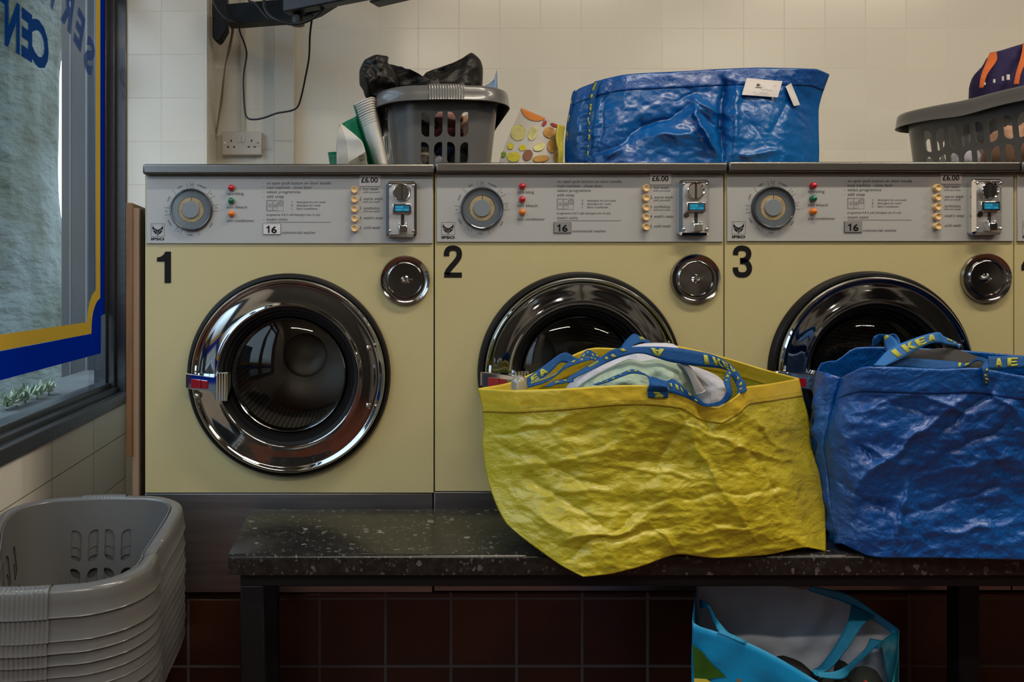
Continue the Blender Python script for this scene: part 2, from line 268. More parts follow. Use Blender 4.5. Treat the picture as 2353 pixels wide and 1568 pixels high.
def trunk_mat():
    m = bpy.data.materials.new('mossy_bark'); m.use_nodes = True; n = m.node_tree.nodes; L = m.node_tree.links
    b = n['Principled BSDF']; b.inputs['Roughness'].default_value = 0.85
    t = n.new('ShaderNodeTexCoord'); mp = n.new('ShaderNodeMapping'); mp.inputs['Scale'].default_value = (2.2, 2.2, 1.0); L.new(t.outputs['Object'], mp.inputs[0])
    a = n.new('ShaderNodeTexNoise'); a.inputs['Scale'].default_value = 1.6; a.inputs['Detail'].default_value = 9; a.inputs['Roughness'].default_value = .6; L.new(mp.outputs[0], a.inputs['Vector'])
    r = n.new('ShaderNodeValToRGB'); r.color_ramp.elements[0].position = .38; r.color_ramp.elements[0].color = (0.048, 0.064, 0.042, 1); r.color_ramp.elements[1].position = .62; r.color_ramp.elements[1].color = (0.145, 0.175, 0.165, 1); L.new(a.outputs[0], r.inputs[0]); L.new(r.outputs[0], b.inputs['Base Color'])
    mp2 = n.new('ShaderNodeMapping'); mp2.inputs['Scale'].default_value = (1, 1, 1.6); L.new(t.outputs['Object'], mp2.inputs[0])
    c = n.new('ShaderNodeTexNoise'); c.inputs['Scale'].default_value = 7; c.inputs['Detail'].default_value = 9; L.new(mp2.outputs[0], c.inputs['Vector'])
    bp = n.new('ShaderNodeBump'); bp.inputs['Strength'].default_value = 0.9; bp.inputs['Distance'].default_value = .06; L.new(c.outputs[0], bp.inputs['Height']); L.new(bp.outputs[0], b.inputs['Normal'])
    M['mossy_bark'] = m
trunk_mat()

# ------------------------------------------------------------------ mesh helpers
class MB:
    def __init__(s): s.v = []; s.f = []; s.m = []; s.uv = None
    def add(s, verts, faces, mi=0):
        o = len(s.v); s.v += [tuple(v) for v in verts]; s.f += [tuple(i+o for i in f) for f in faces]; s.m += [mi]*len(faces); return s
    def box(s, x0, x1, y0, y1, z0, z1, mi=0):
        v = [(x, y, z) for z in (z0, z1) for y in (y0, y1) for x in (x0, x1)]
        return s.add(v, [(0, 2, 3, 1), (4, 5, 7, 6), (0, 1, 5, 4), (2, 6, 7, 3), (0, 4, 6, 2), (1, 3, 7, 5)], mi)
    def lathe(s, cx, cz, prof, seg=64, mi=0, y0=0.0, a0=0, a1=2*pi, cap0=False, cap1=False):
        """profile (r, y) turned about an axis along Y"""
        full = abs(a1-a0-2*pi) < 1e-6; ns = seg if full else seg+1
        v = [(cx+r*cos(a0+(a1-a0)*k/seg), y0+y, cz+r*sin(a0+(a1-a0)*k/seg)) for r, y in prof for k in range(ns)]
        f = []
        for i in range(len(prof)-1):
            for k in range(seg):
                k2 = (k+1) % ns
                f.append((i*ns+k, i*ns+k2, (i+1)*ns+k2, (i+1)*ns+k))
        s.add(v, f, mi)
        if cap0: s.add(v[:ns], [tuple(range(ns))], mi)
        if cap1: s.add(v[-ns:], [tuple(range(ns))[::-1]], mi)
        return s
    def tube(s, pts, r, seg=8, mi=0, cap=True):
        pts = [Vector(p) for p in pts]; rings = []
        up = Vector((0.13, 0.31, 0.94)).normalized(); n = len(pts)
        for i, p in enumerate(pts):
            t = (pts[min(i+1, n-1)]-pts[max(i-1, 0)]).normalized()
            a = t.cross(up); 
            if a.length < 1e-3: a = t.cross(Vector((1, 0, 0)))
            a.normalize(); b = a.cross(t); up = b
            rr = r(i/(n-1)) if callable(r) else r
            rings.append([p+a*(rr*cos(2*pi*k/seg))+b*(rr*sin(2*pi*k/seg)) for k in range(seg)])
        v = [q for R in rings for q in R]; f = []
        for i in range(n-1):
            for k in range(seg): f.append((i*seg+k, i*seg+(k+1) % seg, (i+1)*seg+(k+1) % seg, (i+1)*seg+k))
        if cap: f += [tuple(range(seg))[::-1], tuple((n-1)*seg+k for k in range(seg))]
        return s.add(v, f, mi)
    def prism(s, pts, y0, y1, mi=0):
        """polygon in x,z pushed from y0 (front) to y1"""
        n = len(pts); v = [(x, y0, z) for x, z in pts]+[(x, y1, z) for x, z in pts]
        f = [tuple(range(n)), tuple(range(2*n-1, n-1, -1))]+[(i, i+n, (i+1) % n+n, (i+1) % n) for i in range(n)]
        return s.add(v, f, mi)
    def build(s, name, mats, parent=None, smooth=False, bevel=0, bseg=2, angle=35, solid=0, off=0, origin=None, rel=True):
        me = bpy.data.meshes.new(name)
        o = Vector(origin) if origin else (Vector(parent_loc(parent)) if (parent is not None and rel) else Vector((0, 0, 0)))
        me.from_pydata([tuple(Vector(v)-o) for v in s.v], [], s.f)
        if not isinstance(mats, (list, tuple)): mats = [mats]
        for q in mats: me.materials.append(M[q])
        for p, mi in zip(me.polygons, s.m): p.material_index = mi
        bm = bmesh.new(); bm.from_mesh(me); bmesh.ops.recalc_face_normals(bm, faces=bm.faces); bm.to_mesh(me); bm.free()
        return link(name, me, parent, smooth, bevel, bseg, angle, solid, off, o if parent is None else None)

def parent_loc(p):
    v = Vector((0, 0, 0))
    while p is not None: v += Vector(p.location); p = p.parent
    return v
def link(name, me, parent=None, smooth=False, bevel=0, bseg=2, angle=35, solid=0, off=0, loc=None):
    ob = bpy.data.objects.new(name, me); C.objects.link(ob)
    if smooth:
        for p in me.polygons: p.use_smooth = True
    if parent is not None: ob.parent = parent
    elif loc is not None: ob.location = loc
    if solid:
        md = ob.modifiers.new('solid', 'SOLIDIFY'); md.thickness = solid; md.offset = off
    if bevel:
        md = ob.modifiers.new('bevel', 'BEVEL'); md.width = bevel; md.segments = bseg; md.limit_method = 'ANGLE'; md.angle_limit = radians(40)
        for p in me.polygons: p.use_smooth = True
    if smooth or bevel:
        try: me.set_sharp_from_angle(angle=radians(angle))
        except Exception: pass
    return ob
def tag(o, label=None, cat=None, group=None, kind=None):
    if label: o['label'] = label
    if cat: o['category'] = cat
    if group: o['group'] = group
    if kind: o['kind'] = kind
    return o
def thing(name, loc, label, cat, group=None):
    o = bpy.data.objects.new(name, None); C.objects.link(o); o.location = loc; o.empty_display_size = .05
    return tag(o, label, cat, group)
def struct(o): o['kind'] = 'structure'; return o
def copy_tree(o, parent=None):
    c = o.copy(); C.objects.link(c); c.parent = parent
    for ch in list(o.children): copy_tree(ch, c)
    return c

def plate_hole(mb, x0, x1, z0, z1, holes, y, mi=0, depth=0.02):
    """front plate in the plane y with round holes stacked in x-bands: holes = [(cx, cz, r, bx0, bx1, bz0, bz1)]"""
    for cx, cz, r, a0, a1, b0, b1 in holes:
        angs = sorted(set([2*pi*k/96 for k in range(96)]+[atan2(zz-cz, xx-cx) % (2*pi) for xx in (a0, a1) for zz in (b0, b1)]))
        inner = []; outer = []; back = []
        for t in angs:
            c, s_ = cos(t), sin(t)
            kx = ((a1-cx)/c if c > 0 else (a0-cx)/c) if abs(c) > 1e-9 else 1e9
            kz = ((b1-cz)/s_ if s_ > 0 else (b0-cz)/s_) if abs(s_) > 1e-9 else 1e9
            k = min(kx, kz); inner.append((cx+r*c, y, cz+r*s_)); back.append((cx+r*c, y+depth, cz+r*s_)); outer.append((cx+k*c, y, cz+k*s_))
        n = len(angs)
        mb.add(inner+outer+back, [(i, (i+1) % n, n+(i+1) % n, n+i) for i in range(n)]+[(i, 2*n+i, 2*n+(i+1) % n, (i+1) % n) for i in range(n)], mi)

_txt = {}
def text_geo(s, size=1.0, offset=0.0, shear=0.0, spacing=1.0):
    key = (s, offset, shear, spacing)
    if key not in _txt:
        cu = bpy.data.curves.new('t', 'FONT'); cu.body = s; cu.size = 1.0; cu.offset = offset; cu.resolution_u = 3; cu.shear = shear; cu.space_character = spacing
        ob = bpy.data.objects.new('t', cu); C.objects.link(ob)
        dg = bpy.context.evaluated_depsgraph_get(); dg.update()
        me = bpy.data.meshes.new_from_object(ob.evaluated_get(dg))
        v = [(p.co.x, p.co.y) for p in me.vertices]; f = [tuple(p.vertices) for p in me.polygons]
        bpy.data.objects.remove(ob); bpy.data.curves.remove(cu); bpy.data.meshes.remove(me)
        _txt[key] = (v, f)
    v, f = _txt[key]
    return [(x*size, y*size) for x, y in v], f
def text_px(s, left, base, size, width=None, rot=0, offset=0.0, height=None, center=False, spacing=1.0, shear=0):
    """text laid in picture-like px units: x right, y down"""
    v, f = text_geo(s, size, offset, shear, spacing)
    xs = [a for a, b in v]; ys = [b for a, b in v]
    x0, x1 = min(xs), max(xs); kx = width/(x1-x0) if width else 1.0
    ky = height/(max(ys)-min(ys)) if height else 1.0
    out = []
    for a, b in v:
        X = (a-x0)*kx; Y = b*ky
        if center: X -= (x1-x0)*kx/2; Y -= (max(ys)+min(ys))/2*ky
        c, q = cos(rot), sin(rot)
        out.append((left+X*c-Y*q, base-(X*q+Y*c)))
    return out, f
def catmull(pts, n):
    pts = [Vector(p) for p in pts]; m = len(pts)-1; out = []
    for k in range(n+1):
        t = k/n*m; i = min(int(t), m-1); u = t-i
        p1, p2 = pts[i], pts[i+1]; p0 = pts[i-1] if i > 0 else p1*2-p2; p3 = pts[i+2] if i+2 <= m else p2*2-p1
        out.append(0.5*((2*p1)+(p2-p0)*u+(2*p0-5*p1+4*p2-p3)*u*u+(3*p1-p0-3*p2+p3)*u**3))
    return out

def stroke(pts, t):
    """thick line through px points with butt ends: list of quads"""
    pp = [p.to_2d() for p in catmull([(x, y, 0) for x, y in pts], 8*len(pts))]; L_ = []; R_ = []
    for i, p in enumerate(pp):
        d = (pp[min(i+1, len(pp)-1)]-pp[max(i-1, 0)]).normalized(); n_ = Vector((-d.y, d.x))*t/2; L_.append(p+n_); R_.append(p-n_)
    n = len(pp); return [tuple(v) for v in L_+R_], [(i, i+1, n+i+1, n+i) for i in range(n-1)]
DIGIT = {'2': [('s', [(6.2, 25), (6.4, 17), (10.5, 9), (20.5, 6.2), (31, 9.5), (34.6, 18), (33, 28), (26, 38.5), (17, 49), (9.5, 59), (6.5, 67)], 12.2), ('q', [(.8, 62.5), (40.5, 62.5), (40.5, 74), (.8, 74)])],
         '3': [('s', [(6.2, 22), (7.4, 12.5), (13.5, 7), (22, 6), (32, 9), (36.5, 17.5), (34.5, 27), (28, 33), (17, 35)], 12.2), ('s', [(17, 36.5), (30, 38), (37, 47), (37.4, 58), (31, 66), (21.5, 68), (11.5, 66), (6.6, 58), (6.2, 50.5)], 12.2)],
         '4': [('q', [(26, 0), (38, 0), (38, 74), (26, 74)]), ('q', [(26, 0), (31, 12), (12, 48), (1, 46)]), ('q', [(1, 46), (44, 46), (44, 57.5), (1, 57.5)])]}
def digit_geo(ch, x0, y0, sx=1, sy=1):
    V, F_ = [], []
    for g in DIGIT[ch]:
        v, f = stroke(g[1], g[2]) if g[0] == 's' else (g[1], [(0, 1, 2, 3)])
        o = len(V); V += [(x0+x*sx, y0+y*sy) for x, y in v]; F_ += [tuple(i+o for i in q_) for q_ in f]
    return V, F_
# ================================================================== the room
WL, GX = -0.814, -0.875            # left wall face and glass plane
YP, YB = 0.87, 1.05                # pilaster face, back wall
YR, XR, ZC = -3.9, 5.2, 3.05
MB().add([(-0.92, YR, 0), (XR, YR, 0), (XR, YB, 0), (-0.92, YB, 0)], [(0, 1, 2, 3)]).build('floor', 'floor_tile')['kind'] = 'structure'
MB().add([(-0.92, YR, ZC), (XR, YR, ZC), (XR, YB, ZC), (-0.92, YB, ZC)], [(0, 1, 2, 3)]).build('ceiling', 'ceiling_paint')['kind'] = 'structure'
struct(MB().box(-.92, XR, YB, YB+.1, 0, ZC).build('wall_back', 'white_tile'))
struct(MB().box(-0.92, -0.537, YP, YB-.0, 0, ZC).build('wall_pilaster', 'white_tile'))
struct(MB().box(XR, XR+.1, YR, YB, 0, ZC).build('wall_right', 'far_paint'))
struct(MB().box(-.92, XR, YR-.1, YR, 0, ZC).build('wall_rear', 'far_paint'))
zs = 0.573                                              # underside of the black sill
lw = MB()
lw.box(-0.92, WL, YR, YP, 0, zs); lw.box(-0.92, WL, YR, YP, 2.35, ZC); lw.box(-0.92, WL, YR, -2.2, zs, 2.35)
struct(lw.build('wall_left', 'white_tile_left'))
# window: frame with stepped sill and jambs, pane, film border, letters
win = thing('window_1', (GX, -1.0, 0.6), None, None); del_keys = None; win['kind'] = 'structure'
fr = MB()
yj = 0.842
fr.box(-0.91, WL+.004, yj+.018, YP-.001, zs, 2.35)                       # deep jamb against the pilaster
fr.box(-0.91, -0.845, yj, yj+.02, zs, 2.35); fr.box(-0.91, -0.868, yj-.014, yj+.004, zs, 2.35)
fr.box(-0.91, WL+.006, -2.2, YP-.001, zs, zs+.040)
fr.box(-0.91, -0.835, -2.2, YP-.002, zs+.038, zs+.055); fr.box(-0.91, -0.858, -2.2, YP-.002, zs+.05, zs+.072)
fr.box(-0.91, WL+.004, -2.2, YP-.001, 2.27, 2.35); fr.box(-0.91, WL+.004, -2.2, -2.13, zs, 2.35)
for ym in (-.42, -1.30): fr.box(-.91, -.84, ym, ym+.055, zs+.06, 2.30)
fr.box(-.91, -.842, -2.15, yj, 2.02, 2.07)
fr.build('window_frame', 'frame_black', win, bevel=.003)
MB().add([(GX, -2.14, zs+.05), (GX, yj, zs+.05), (GX, yj, 2.29), (GX, -2.14, 2.29)], [(0, 1, 2, 3)]).build('window_pane', 'window_glass', win)
def gp(px, py):                                        # picture point on the glass plane -> (y, z)
    d = -GX*F/(CX-px); return d-D0, CZ-(py-CY)*d/F
X1 = GX+.0012
yo, yi = gp(229.5, 600)[0], gp(220, 600)[0]            # yellow border, right edge and inner edge
ybl = gp(240, 600)[0]
zt, zm, zb = 0.8600, 0.8215, 0.7500                    # yellow top, yellow bottom, blue bottom
r_in, r_out = 0.100, 0.100
def arc(yc, zc, r, a0, a1, n=14): return [(yc+r*cos(a0+(a1-a0)*k/n), zc+r*sin(a0+(a1-a0)*k/n)) for k in range(n+1)]
# the corner of the yellow line is a hollow quarter circle centred on the outer corner
inner = [(yi, 2.29), (yi, zt+.095)]+[(yi-(.085)*sin(a*pi/2/10), zt+.095-(.095)*(1-cos(a*pi/2/10))) for a in range(1, 11)]
inner = [(yi, 2.29)]+[(yi+.03-.115*sin(q), zt-.01+.115*cos(q)) for q in [acs*pi/180 for acs in range(15, 86, 7)]]+[(-2.12, zt)]
outer = [(yo, 2.29), (yo, zt+.075)]+[(yo+.012-.095*sin(q), zm+.012+.100*cos(q)) for q in [acs*pi/180 for acs in range(12, 80, 7)]]+[(yo-.083, zm), (-2.12, zm)]
def strip2(A, B, x, mi=0, mb=None):
    """ribbon between two polylines given as (y, z), resampled by length"""
    def res(Pl, n=60):
        L = [0]
        for a, b in zip(Pl, Pl[1:]): L.append(L[-1]+math.dist(a, b))
        out = []
        for k in range(n+1):
            t = L[-1]*k/n; i = max(j for j in range(len(L)-1) if L[j] <= t+1e-9) if t < L[-1] else len(L)-2
            u = (t-L[i])/max(1e-9, L[i+1]-L[i]); out.append((Pl[i][0]*(1-u)+Pl[i+1][0]*u, Pl[i][1]*(1-u)+Pl[i+1][1]*u))
        return out
    A, B = res(A), res(B); n = len(A); mb = mb or MB()
    mb.add([(x, a, b) for a, b in A]+[(x, a, b) for a, b in B], [(i, i+1, n+i+1, n+i) for i in range(n-1)], mi); return mb
def border(A, B):
    mb = MB()
    i1 = A[1:-1]; o1 = B[1:-1]
    strip2([A[0], A[1]], [B[0], B[1]], X1, mb=mb); strip2(i1, o1, X1, mb=mb); strip2([A[-2], A[-1]], [B[-2], B[-1]], X1, mb=mb); return mb
border(inner, outer).build('yellow_border_film', 'vinyl_yellow', win)
blue_o = [(ybl, 2.29), (ybl, zb+.145), (ybl-.005, zb+.135), (yo+.01, zb+.128), (yo+.006, zb), (-0.5, zb), (-2.12, zb)]
blue_i = [(outer[0][0]+.001, 2.29)]+outer[1:-1]+[(-2.12, zm-.0035)]
mbb = MB()
strip2([blue_i[0], blue_i[1]], [blue_o[0], (ybl, blue_i[1][1])], X1, mb=mbb)
strip2(blue_i[1:-1], [(ybl, blue_i[1][1]), (ybl, zb+.13), (yo+.008, zb+.125), (yo+.006, zb), (yo-.05, zb)], X1, mb=mbb)
strip2([(outer[-2][0], zm-.001), (-2.12, zm-.0035)], [(yo-.05, zb), (-2.12, zb)], X1, mb=mbb)
mbb.build('blue_border_film', 'vinyl_blue', win)
def letter(ch, yc, zc, h, wd, rot=0, off=.02):
    v, f = text_px(ch, 0, 0, 1.0, center=True, offset=off, rot=rot, width=wd, height=h)
    mb = MB(); mb.add([(X1+.0004, yc-x, zc-y) for x, y in v], f); return mb
# seen from inside the words run backwards: from the far end towards the camera
for ch, px, h, w_ in (('C', 92, .128, .108), ('E', 60.5, .126, .064), ('N', 27, .128, .084), ('T', -8, .128, .080), ('R', -47, .128, .080), ('E', -88, .128, .064)):
    d = -GX*F/(CX-px); zc = 1.628
    letter(ch, d-D0, zc, h, w_, off=.045).build('window_letter', 'vinyl_letter', win)
for ch, px, py, rt, w_ in (('S', 205, 128, -0.40, .075), ('E', 182, 68, -.34, .062), ('R', 155, 20, -.28, .078), ('V', 122, -25, -.2, .08)):
    yy, zz = gp(px, py)
    letter(ch, yy, zz, .125, w_, rot=-rt, off=.045).build('window_letter', 'vinyl_faint', win)  # second word in paler, more see-through film
# outside
gm = MB().add([(-9, -8, -.1), (-0.92, -8, -.1), (-0.92, 9, -.1), (-9, 9, -.1)], [(0, 1, 2, 3)]).build('pavement_outside', 'ground'); struct(gm)
lg = MB().box(-1.16, -.93, -3, 2.2, .58, .62).build('trim_1', 'sill_out'); struct(lg)
def trunk():
    t = MB(); n = 48; H = 60; cx, cy = -2.335, 2.62
    v = []
    for i in range(H+1):
        z = -.1+4.2*i/H
        for k in range(n):
            a = 2*pi*k/n; r = .555+.045*max(0, 1.95-z)**1.6+.55*max(0, z-2.25)**1.5
            q = noise.noise(Vector((cos(a)*2.2, sin(a)*2.2, z*.9)))*.045+noise.noise(Vector((cos(a)*7, sin(a)*7, z*3)))*.012
            v.append((cx+(r+q)*cos(a)+.02*sin(z*1.4), cy+(r+q)*sin(a), z))
    t.add(v, [(i*n+k, i*n+(k+1) % n, (i+1)*n+(k+1) % n, (i+1)*n+k) for i in range(H) for k in range(n)])
    o = t.build('tree_trunk', 'mossy_bark', smooth=True, angle=180, origin=(cx, cy, -.1)); tag(o, 'thick grey-green mossy tree trunk seen through the window', 'tree trunk')
trunk()
ow = MB().box(-5.2, -1.25, 5.2, 5.4, -.1, 1.0); struct(ow.build('wall_outside', 'exterior_dark'))
struct(MB().box(-5.2, -5.0, -6, 5.2, -.1, 3.0).build('wall_glare_shield', 'exterior_dark'))  # unseen wall added to cut window glare and darken the chrome reflections
# dark framed panel standing between the trunk and the shop
op = MB(); op.box(-1.258, -0.925, 1.44, 1.90, -.1, 4.2); op.box(-1.224, -1.219, 1.436, 1.44, -.1, 4.2, 1); op.box(-1.158, -1.150, 1.436, 1.44, -.1, 4.2, 1); op.box(-1.0, -.992, 1.436, 1.44, -.1, 4.2, 1)
struct(op.build('wall_neighbour', ['exterior_dark', 'exterior_line']))
random.seed(3)
for pi_, (px, py) in enumerate(((16, 941), (38, 935), (58, 925), (86, 921), (112, 908))):
    d = 1.02*F/(CX-px); y = d-D0; base = (-1.02, y, .62)
    pl = thing('small_plant', base, 'little pale-leaved plant on the ledge outside the window, %s of five' % ['leftmost', 'second from left', 'middle one', 'second from right', 'rightmost'][pi_], 'plant', 'small plants outside the window')
    MB().tube([(-1.02, y, .62), (-1.02, y, .645)], .003, 6).build('stem', 'stem', pl)
    lf = MB()
    for k in range(60):
        a = random.uniform(0, 2*pi); el = random.uniform(-.1, 1.4); L_ = random.uniform(.015, .042)
        dr = Vector((cos(a)*cos(el), sin(a)*cos(el), sin(el))); sd = dr.cross(Vector((0, 0, 1))).normalized()*L_*.17
        b0 = Vector((-1.02+random.uniform(-.012, .012), y+random.uniform(-.02, .02), .628+random.uniform(0, .02))); lf.add([b0, b0+dr*L_*.5+sd, b0+dr*L_, b0+dr*L_*.5-sd], [(0, 1, 2, 3)])
    lf.build('leaves', 'leaf_pale', pl)

# ---------------------------------------------------- lamps
for i, ((x, y, z, rz), pw) in enumerate(zip(LAMPS, LAMP_W)):
    where = ['over the first washers', 'over the far washers', 'in front of the dryers, left', 'in front of the dryers, right'][i]
    t = thing('ceiling_light', (x, y, z), 'long fluorescent ceiling light ' + where, 'light', 'fluorescent ceiling lights')
    MB().box(x-.65, x+.65, y-.06, y+.06, z+.02, ZC-.001).build('lamp_body', 'dryer_white', t, bevel=.005)
    MB().box(x-.63, x+.63, y-.05, y+.05, z-.02, z+.02).build('diffuser', 'lamp_diffuser', t, bevel=.01)
    ld = bpy.data.lights.new('tube_light', 'AREA'); ld.shape = 'RECTANGLE'; ld.size = 1.25; ld.size_y = .10; ld.energy = pw; ld.color = (1.0, 0.89, 0.72)
    lo = bpy.data.objects.new('tube_light', ld); C.objects.link(lo); lo.parent = t; lo.location = (0, 0, -.025)

# ================================================================== washing machines
W0 = 333.0
PPM = 997.0
def lx(px): return (px-665.5)/PPM
def lz(py): return (1362-py)/PPM
def q(px, py, y): return (lx(px), y, lz(py))
_cache = {}
def part(name, key, fn, mats, parent, **kw):
    """part whose mesh is shared by all washers (built at the origin)"""
    if key not in _cache:
        mb = fn(); me = bpy.data.meshes.new(name)
        me.from_pydata([tuple(v) for v in mb.v], [], mb.f)
        for m_ in (mats if isinstance(mats, (list, tuple)) else [mats]): me.materials.append(M[m_])
        for p, mi in zip(me.polygons, mb.m): p.material_index = mi
        bm = bmesh.new(); bm.from_mesh(me); bmesh.ops.recalc_face_normals(bm, faces=bm.faces); bm.to_mesh(me); bm.free()
        if mb.uv:
            l = me.uv_layers.new(name='UVMap')
            for lp in me.loops: l.data[lp.index].uv = mb.uv[lp.vertex_index]
        _cache[key] = me
    return link(name, _cache[key], parent, **kw)

DCX, DCZ = lx(664.5), lz(860)
def b_cabinet():
    mb = MB(); x0, x1, z0, z1 = lx(333.8), lx(996.2), lz(1131), lz(400)
    b0, b1 = DCZ-.245, DCZ+.245
    plate_hole(mb, x0, x1, z0, z1, [(DCX, DCZ, .215, x0, x1, b0, b1)], 0)
    mb.add([(x0, 0, b1), (x1, 0, b1), (x1, 0, z1), (x0, 0, z1)], [(0, 1, 2, 3)]); mb.add([(x0, 0, z0), (x1, 0, z0), (x1, 0, b0), (x0, 0, b0)], [(0, 1, 2, 3)])
    e = .004
    for (xa, za, xb, zb_) in ((x0, z0, x0, z1), (x1, z0, x1, z1), (x0, z0, x1, z0), (x0, z1, x1, z1)):
        mb.add([(xa, 0, za), (xb, 0, zb_), (xb, .72, zb_), (xa, .72, za)], [(0, 1, 2, 3)])
    mb.add([(x0, .72, z0), (x1, .72, z0), (x1, .72, z1), (x0, .72, z1)], [(0, 1, 2, 3)])
    return mb
def b_print(sec):
    mb = MB(); y = -.0046
    zone = lambda x: 'dial' if x < 505 else ('lamps' if x < 600 else ('text' if x < 800 else 'programmes'))
    def T(*a, **k):
        if zone(a[1]) != sec: return
        v, f = text_px(*a, **k); mb.add([(lx(x), y, lz(z)) for x, z in v], f)
    def line(x0, y0, x1, y1, w_=.55):
        if zone(x0) != sec: return
        dx, dy = x1-x0, y1-y0; L_ = sqrt(dx*dx+dy*dy); nx, ny = -dy/L_*w_/2, dx/L_*w_/2
        mb.add([q(x0+nx, y0+ny, y), q(x1+nx, y1+ny, y), q(x1-nx, y1-ny, y), q(x0-nx, y0-ny, y)], [(0, 1, 2, 3)])
    def ring(cx, cy, r, w_=.5, n=24, a0=0, a1=2*pi):
        for k in range(n):
            t0, t1 = a0+(a1-a0)*k/n, a0+(a1-a0)*(k+1)/n
            line(cx+r*cos(t0), cy+r*sin(t0), cx+r*cos(t1), cy+r*sin(t1), w_)
    c5 = lambda x, z: (330+x/6.723, 370+z/6.723)
    for a, b in (((670, 325), (690, 420)), ((722, 320), (733, 418)), ((776, 322), (770, 418)), ((1048, 447), (985, 512)), ((1110, 527), (1032, 577)), ((1160, 665), (1072, 685)), ((1168, 770), (1075, 767)), ((865, 1145), (840, 1055)), ((570, 1128), (610, 1040)), ((482, 1080), (543, 1003)), ((330, 832), (422, 815)), ((322, 713), (420, 718)), ((455, 443), (518, 512))):
        line(*c5(*a), *c5(*b), .6)
    for s, x, z, wd, rt in (('prewash', 907, 390, 20, -.42), ('0', 750, 358, 2.8, 0), ('a', 1052, 502, 3, -.9), ('a', 1130, 717, 3, -1.5), ('wash', 1045, 985, 12, 1.05), ('rinse', 722, 1131, 13, 0), ('a', 540, 1078, 3, .4), ('rinse', 410, 945, 13, -1.0), ('a', 355, 770, 3, 1.5), ('rinse', 393, 580, 13, 1.2), ('spin', 570, 397, 11, .5)):
        X, Z = c5(x, z); T(s, X, Z, 7.2, width=wd, rot=rt, center=True)
    for s, x, b, wd in (('operating', 522.3, 447, 38), ('add bleach', 522.3, 478, 46), ('add conditioner', 522.3, 509, 63)):
        T(s, x, b, 9.3, width=wd)
    for s, b, wd in (('to open push button on door handle', 423.1, 147.4), ('load machine - close door', 433, 104), ('select programme', 443.2, 77), ('add soap', 453.6, 39.4)):
        T(s, 613.6, b, 9.6, width=wd); line(605.5, b-2.6, 608, b-2.6, .7)
    T('insert coins', 613.6, 506, 9.6, width=47.4); line(605.5, 503.4, 608, 503.4, .7)
    T('programme 4 & 5: add detergent into A only', 613.2, 494.8, 7.2, width=123)
    for s, t, b, wd in (('A.', 'detergent for pre-wash', 465.5, 66), ('B.', 'detergent for wash', 473.1, 54.5), ('C.', 'fabric conditioner', 480.7, 49)):
        T(s, 669.7, b, 6.6, width=3.9); T(t, 682, b, 6.6, width=wd)
    line(613, 509.6, 760, 509.6, .8)
    for (x0, y0, x1, y1) in ((613, 459.3, 651, 459.3), (613, 483.8, 651, 483.8), (613, 459, 613, 484), (651, 459, 651, 484), (614.4, 460.6, 614.4, 482.4), (614.4, 460.6, 626, 460.6), (614.4, 482.4, 626, 482.4), (626.6, 460, 626.6, 483.5), (628.3, 460.6, 637, 460.6), (628.3, 482.4, 637, 482.4), (628.3, 460.6, 628.3, 482.4), (638.6, 462, 638.6, 481)):
        line(x0, y0, x1, y1, .5)
    ring(620.8, 471.4, 4.2); ring(633.7, 471.9, 4.0); ring(645.3, 466.8, 6.0); ring(645.3, 466.8, 4.3)
    T('A', 620.8, 471.4, 6, center=True); T('B', 633.7, 471.9, 6, center=True); T('C', 645.3, 466.8, 6.4, center=True)
    T('commercial washer', 648.3, 536.2, 9.3, width=77.7)
    for s, x, b, wd in (('1. hot wash', 826.9, 436.6, 42), ('2. warm wash', 826.4, 458.8, 52.5), ('3. synthetics', 826.4, 480.4, 46), ("4. wash'n wear", 826.4, 502.7, 54.5), ('5. cold wash', 826.4, 525, 47)):
        T(s, x, b, 9.6, width=wd)
    for b in (442.6, 464.7, 486.6): T('with pre-wash', 834.2, b, 6.4, width=38.5)
    return mb
def b_logo():
    mb = MB(); y = -.0046
    c5 = lambda x, z: q(330+x/6.723, 370+z/6.723, y)
    horn = [(148, 983), (142, 1046), (172, 1054), (200, 1072), (214, 1100), (219, 1150), (223, 1150), (223, 1054), (198, 1048), (172, 1030), (156, 1006)]
    leaf = [(149, 1064), (176, 1067), (196, 1082), (207, 1105), (210, 1128), (188, 1114), (168, 1094)]
    for pl in (horn, leaf):
        for sgn in (1, -1):
            pts = [c5(x if sgn == 1 else 2*225.5-x, z) for x, z in pl]; mb.add(pts, [tuple(range(len(pts)))])
    def line(x0, y0, x1, y1, w_=3.5):
        dx, dy = x1-x0, y1-y0; L_ = sqrt(dx*dx+dy*dy); nx, ny = -dy/L_*w_/2, dx/L_*w_/2
        mb.add([c5(x0+nx, y0+ny), c5(x1+nx, y1+ny), c5(x1-nx, y1-ny), c5(x0-nx, y0-ny)], [(0, 1, 2, 3)])
    for a in ((124, 963, 328, 963), (124, 1158, 328, 1158), (124, 963, 124, 1158), (328, 963, 328, 1158)): line(*a)
    v, f = text_px('IPSO', 348.6, 550.9, 8.0, width=30.3, offset=.035); mb.add([q(x, z, y) for x, z in v], f)
    return mb
def b_badge_text():
    v, f = text_px('6', 624.2, 534.6, 22, width=12.8, offset=.03, height=16.6); mb = MB().add([q(x, z, -.0068) for x, z in v], f)
    return mb.add([q(x, z, -.0068) for x, z in ((620.2, 518), (620.2, 534.6), (616.8, 534.6), (616.8, 523.2), (612.6, 523.2), (612.6, 521), (615.6, 520.2), (617.6, 518))], [tuple(range(8))])
def rect_px(x0, y0, x1, y1, ya, yb, mb=None, mi=0):
    mb = mb or MB(); return mb.box(lx(x0), lx(x1), ya, yb, lz(y1), lz(y0), mi)
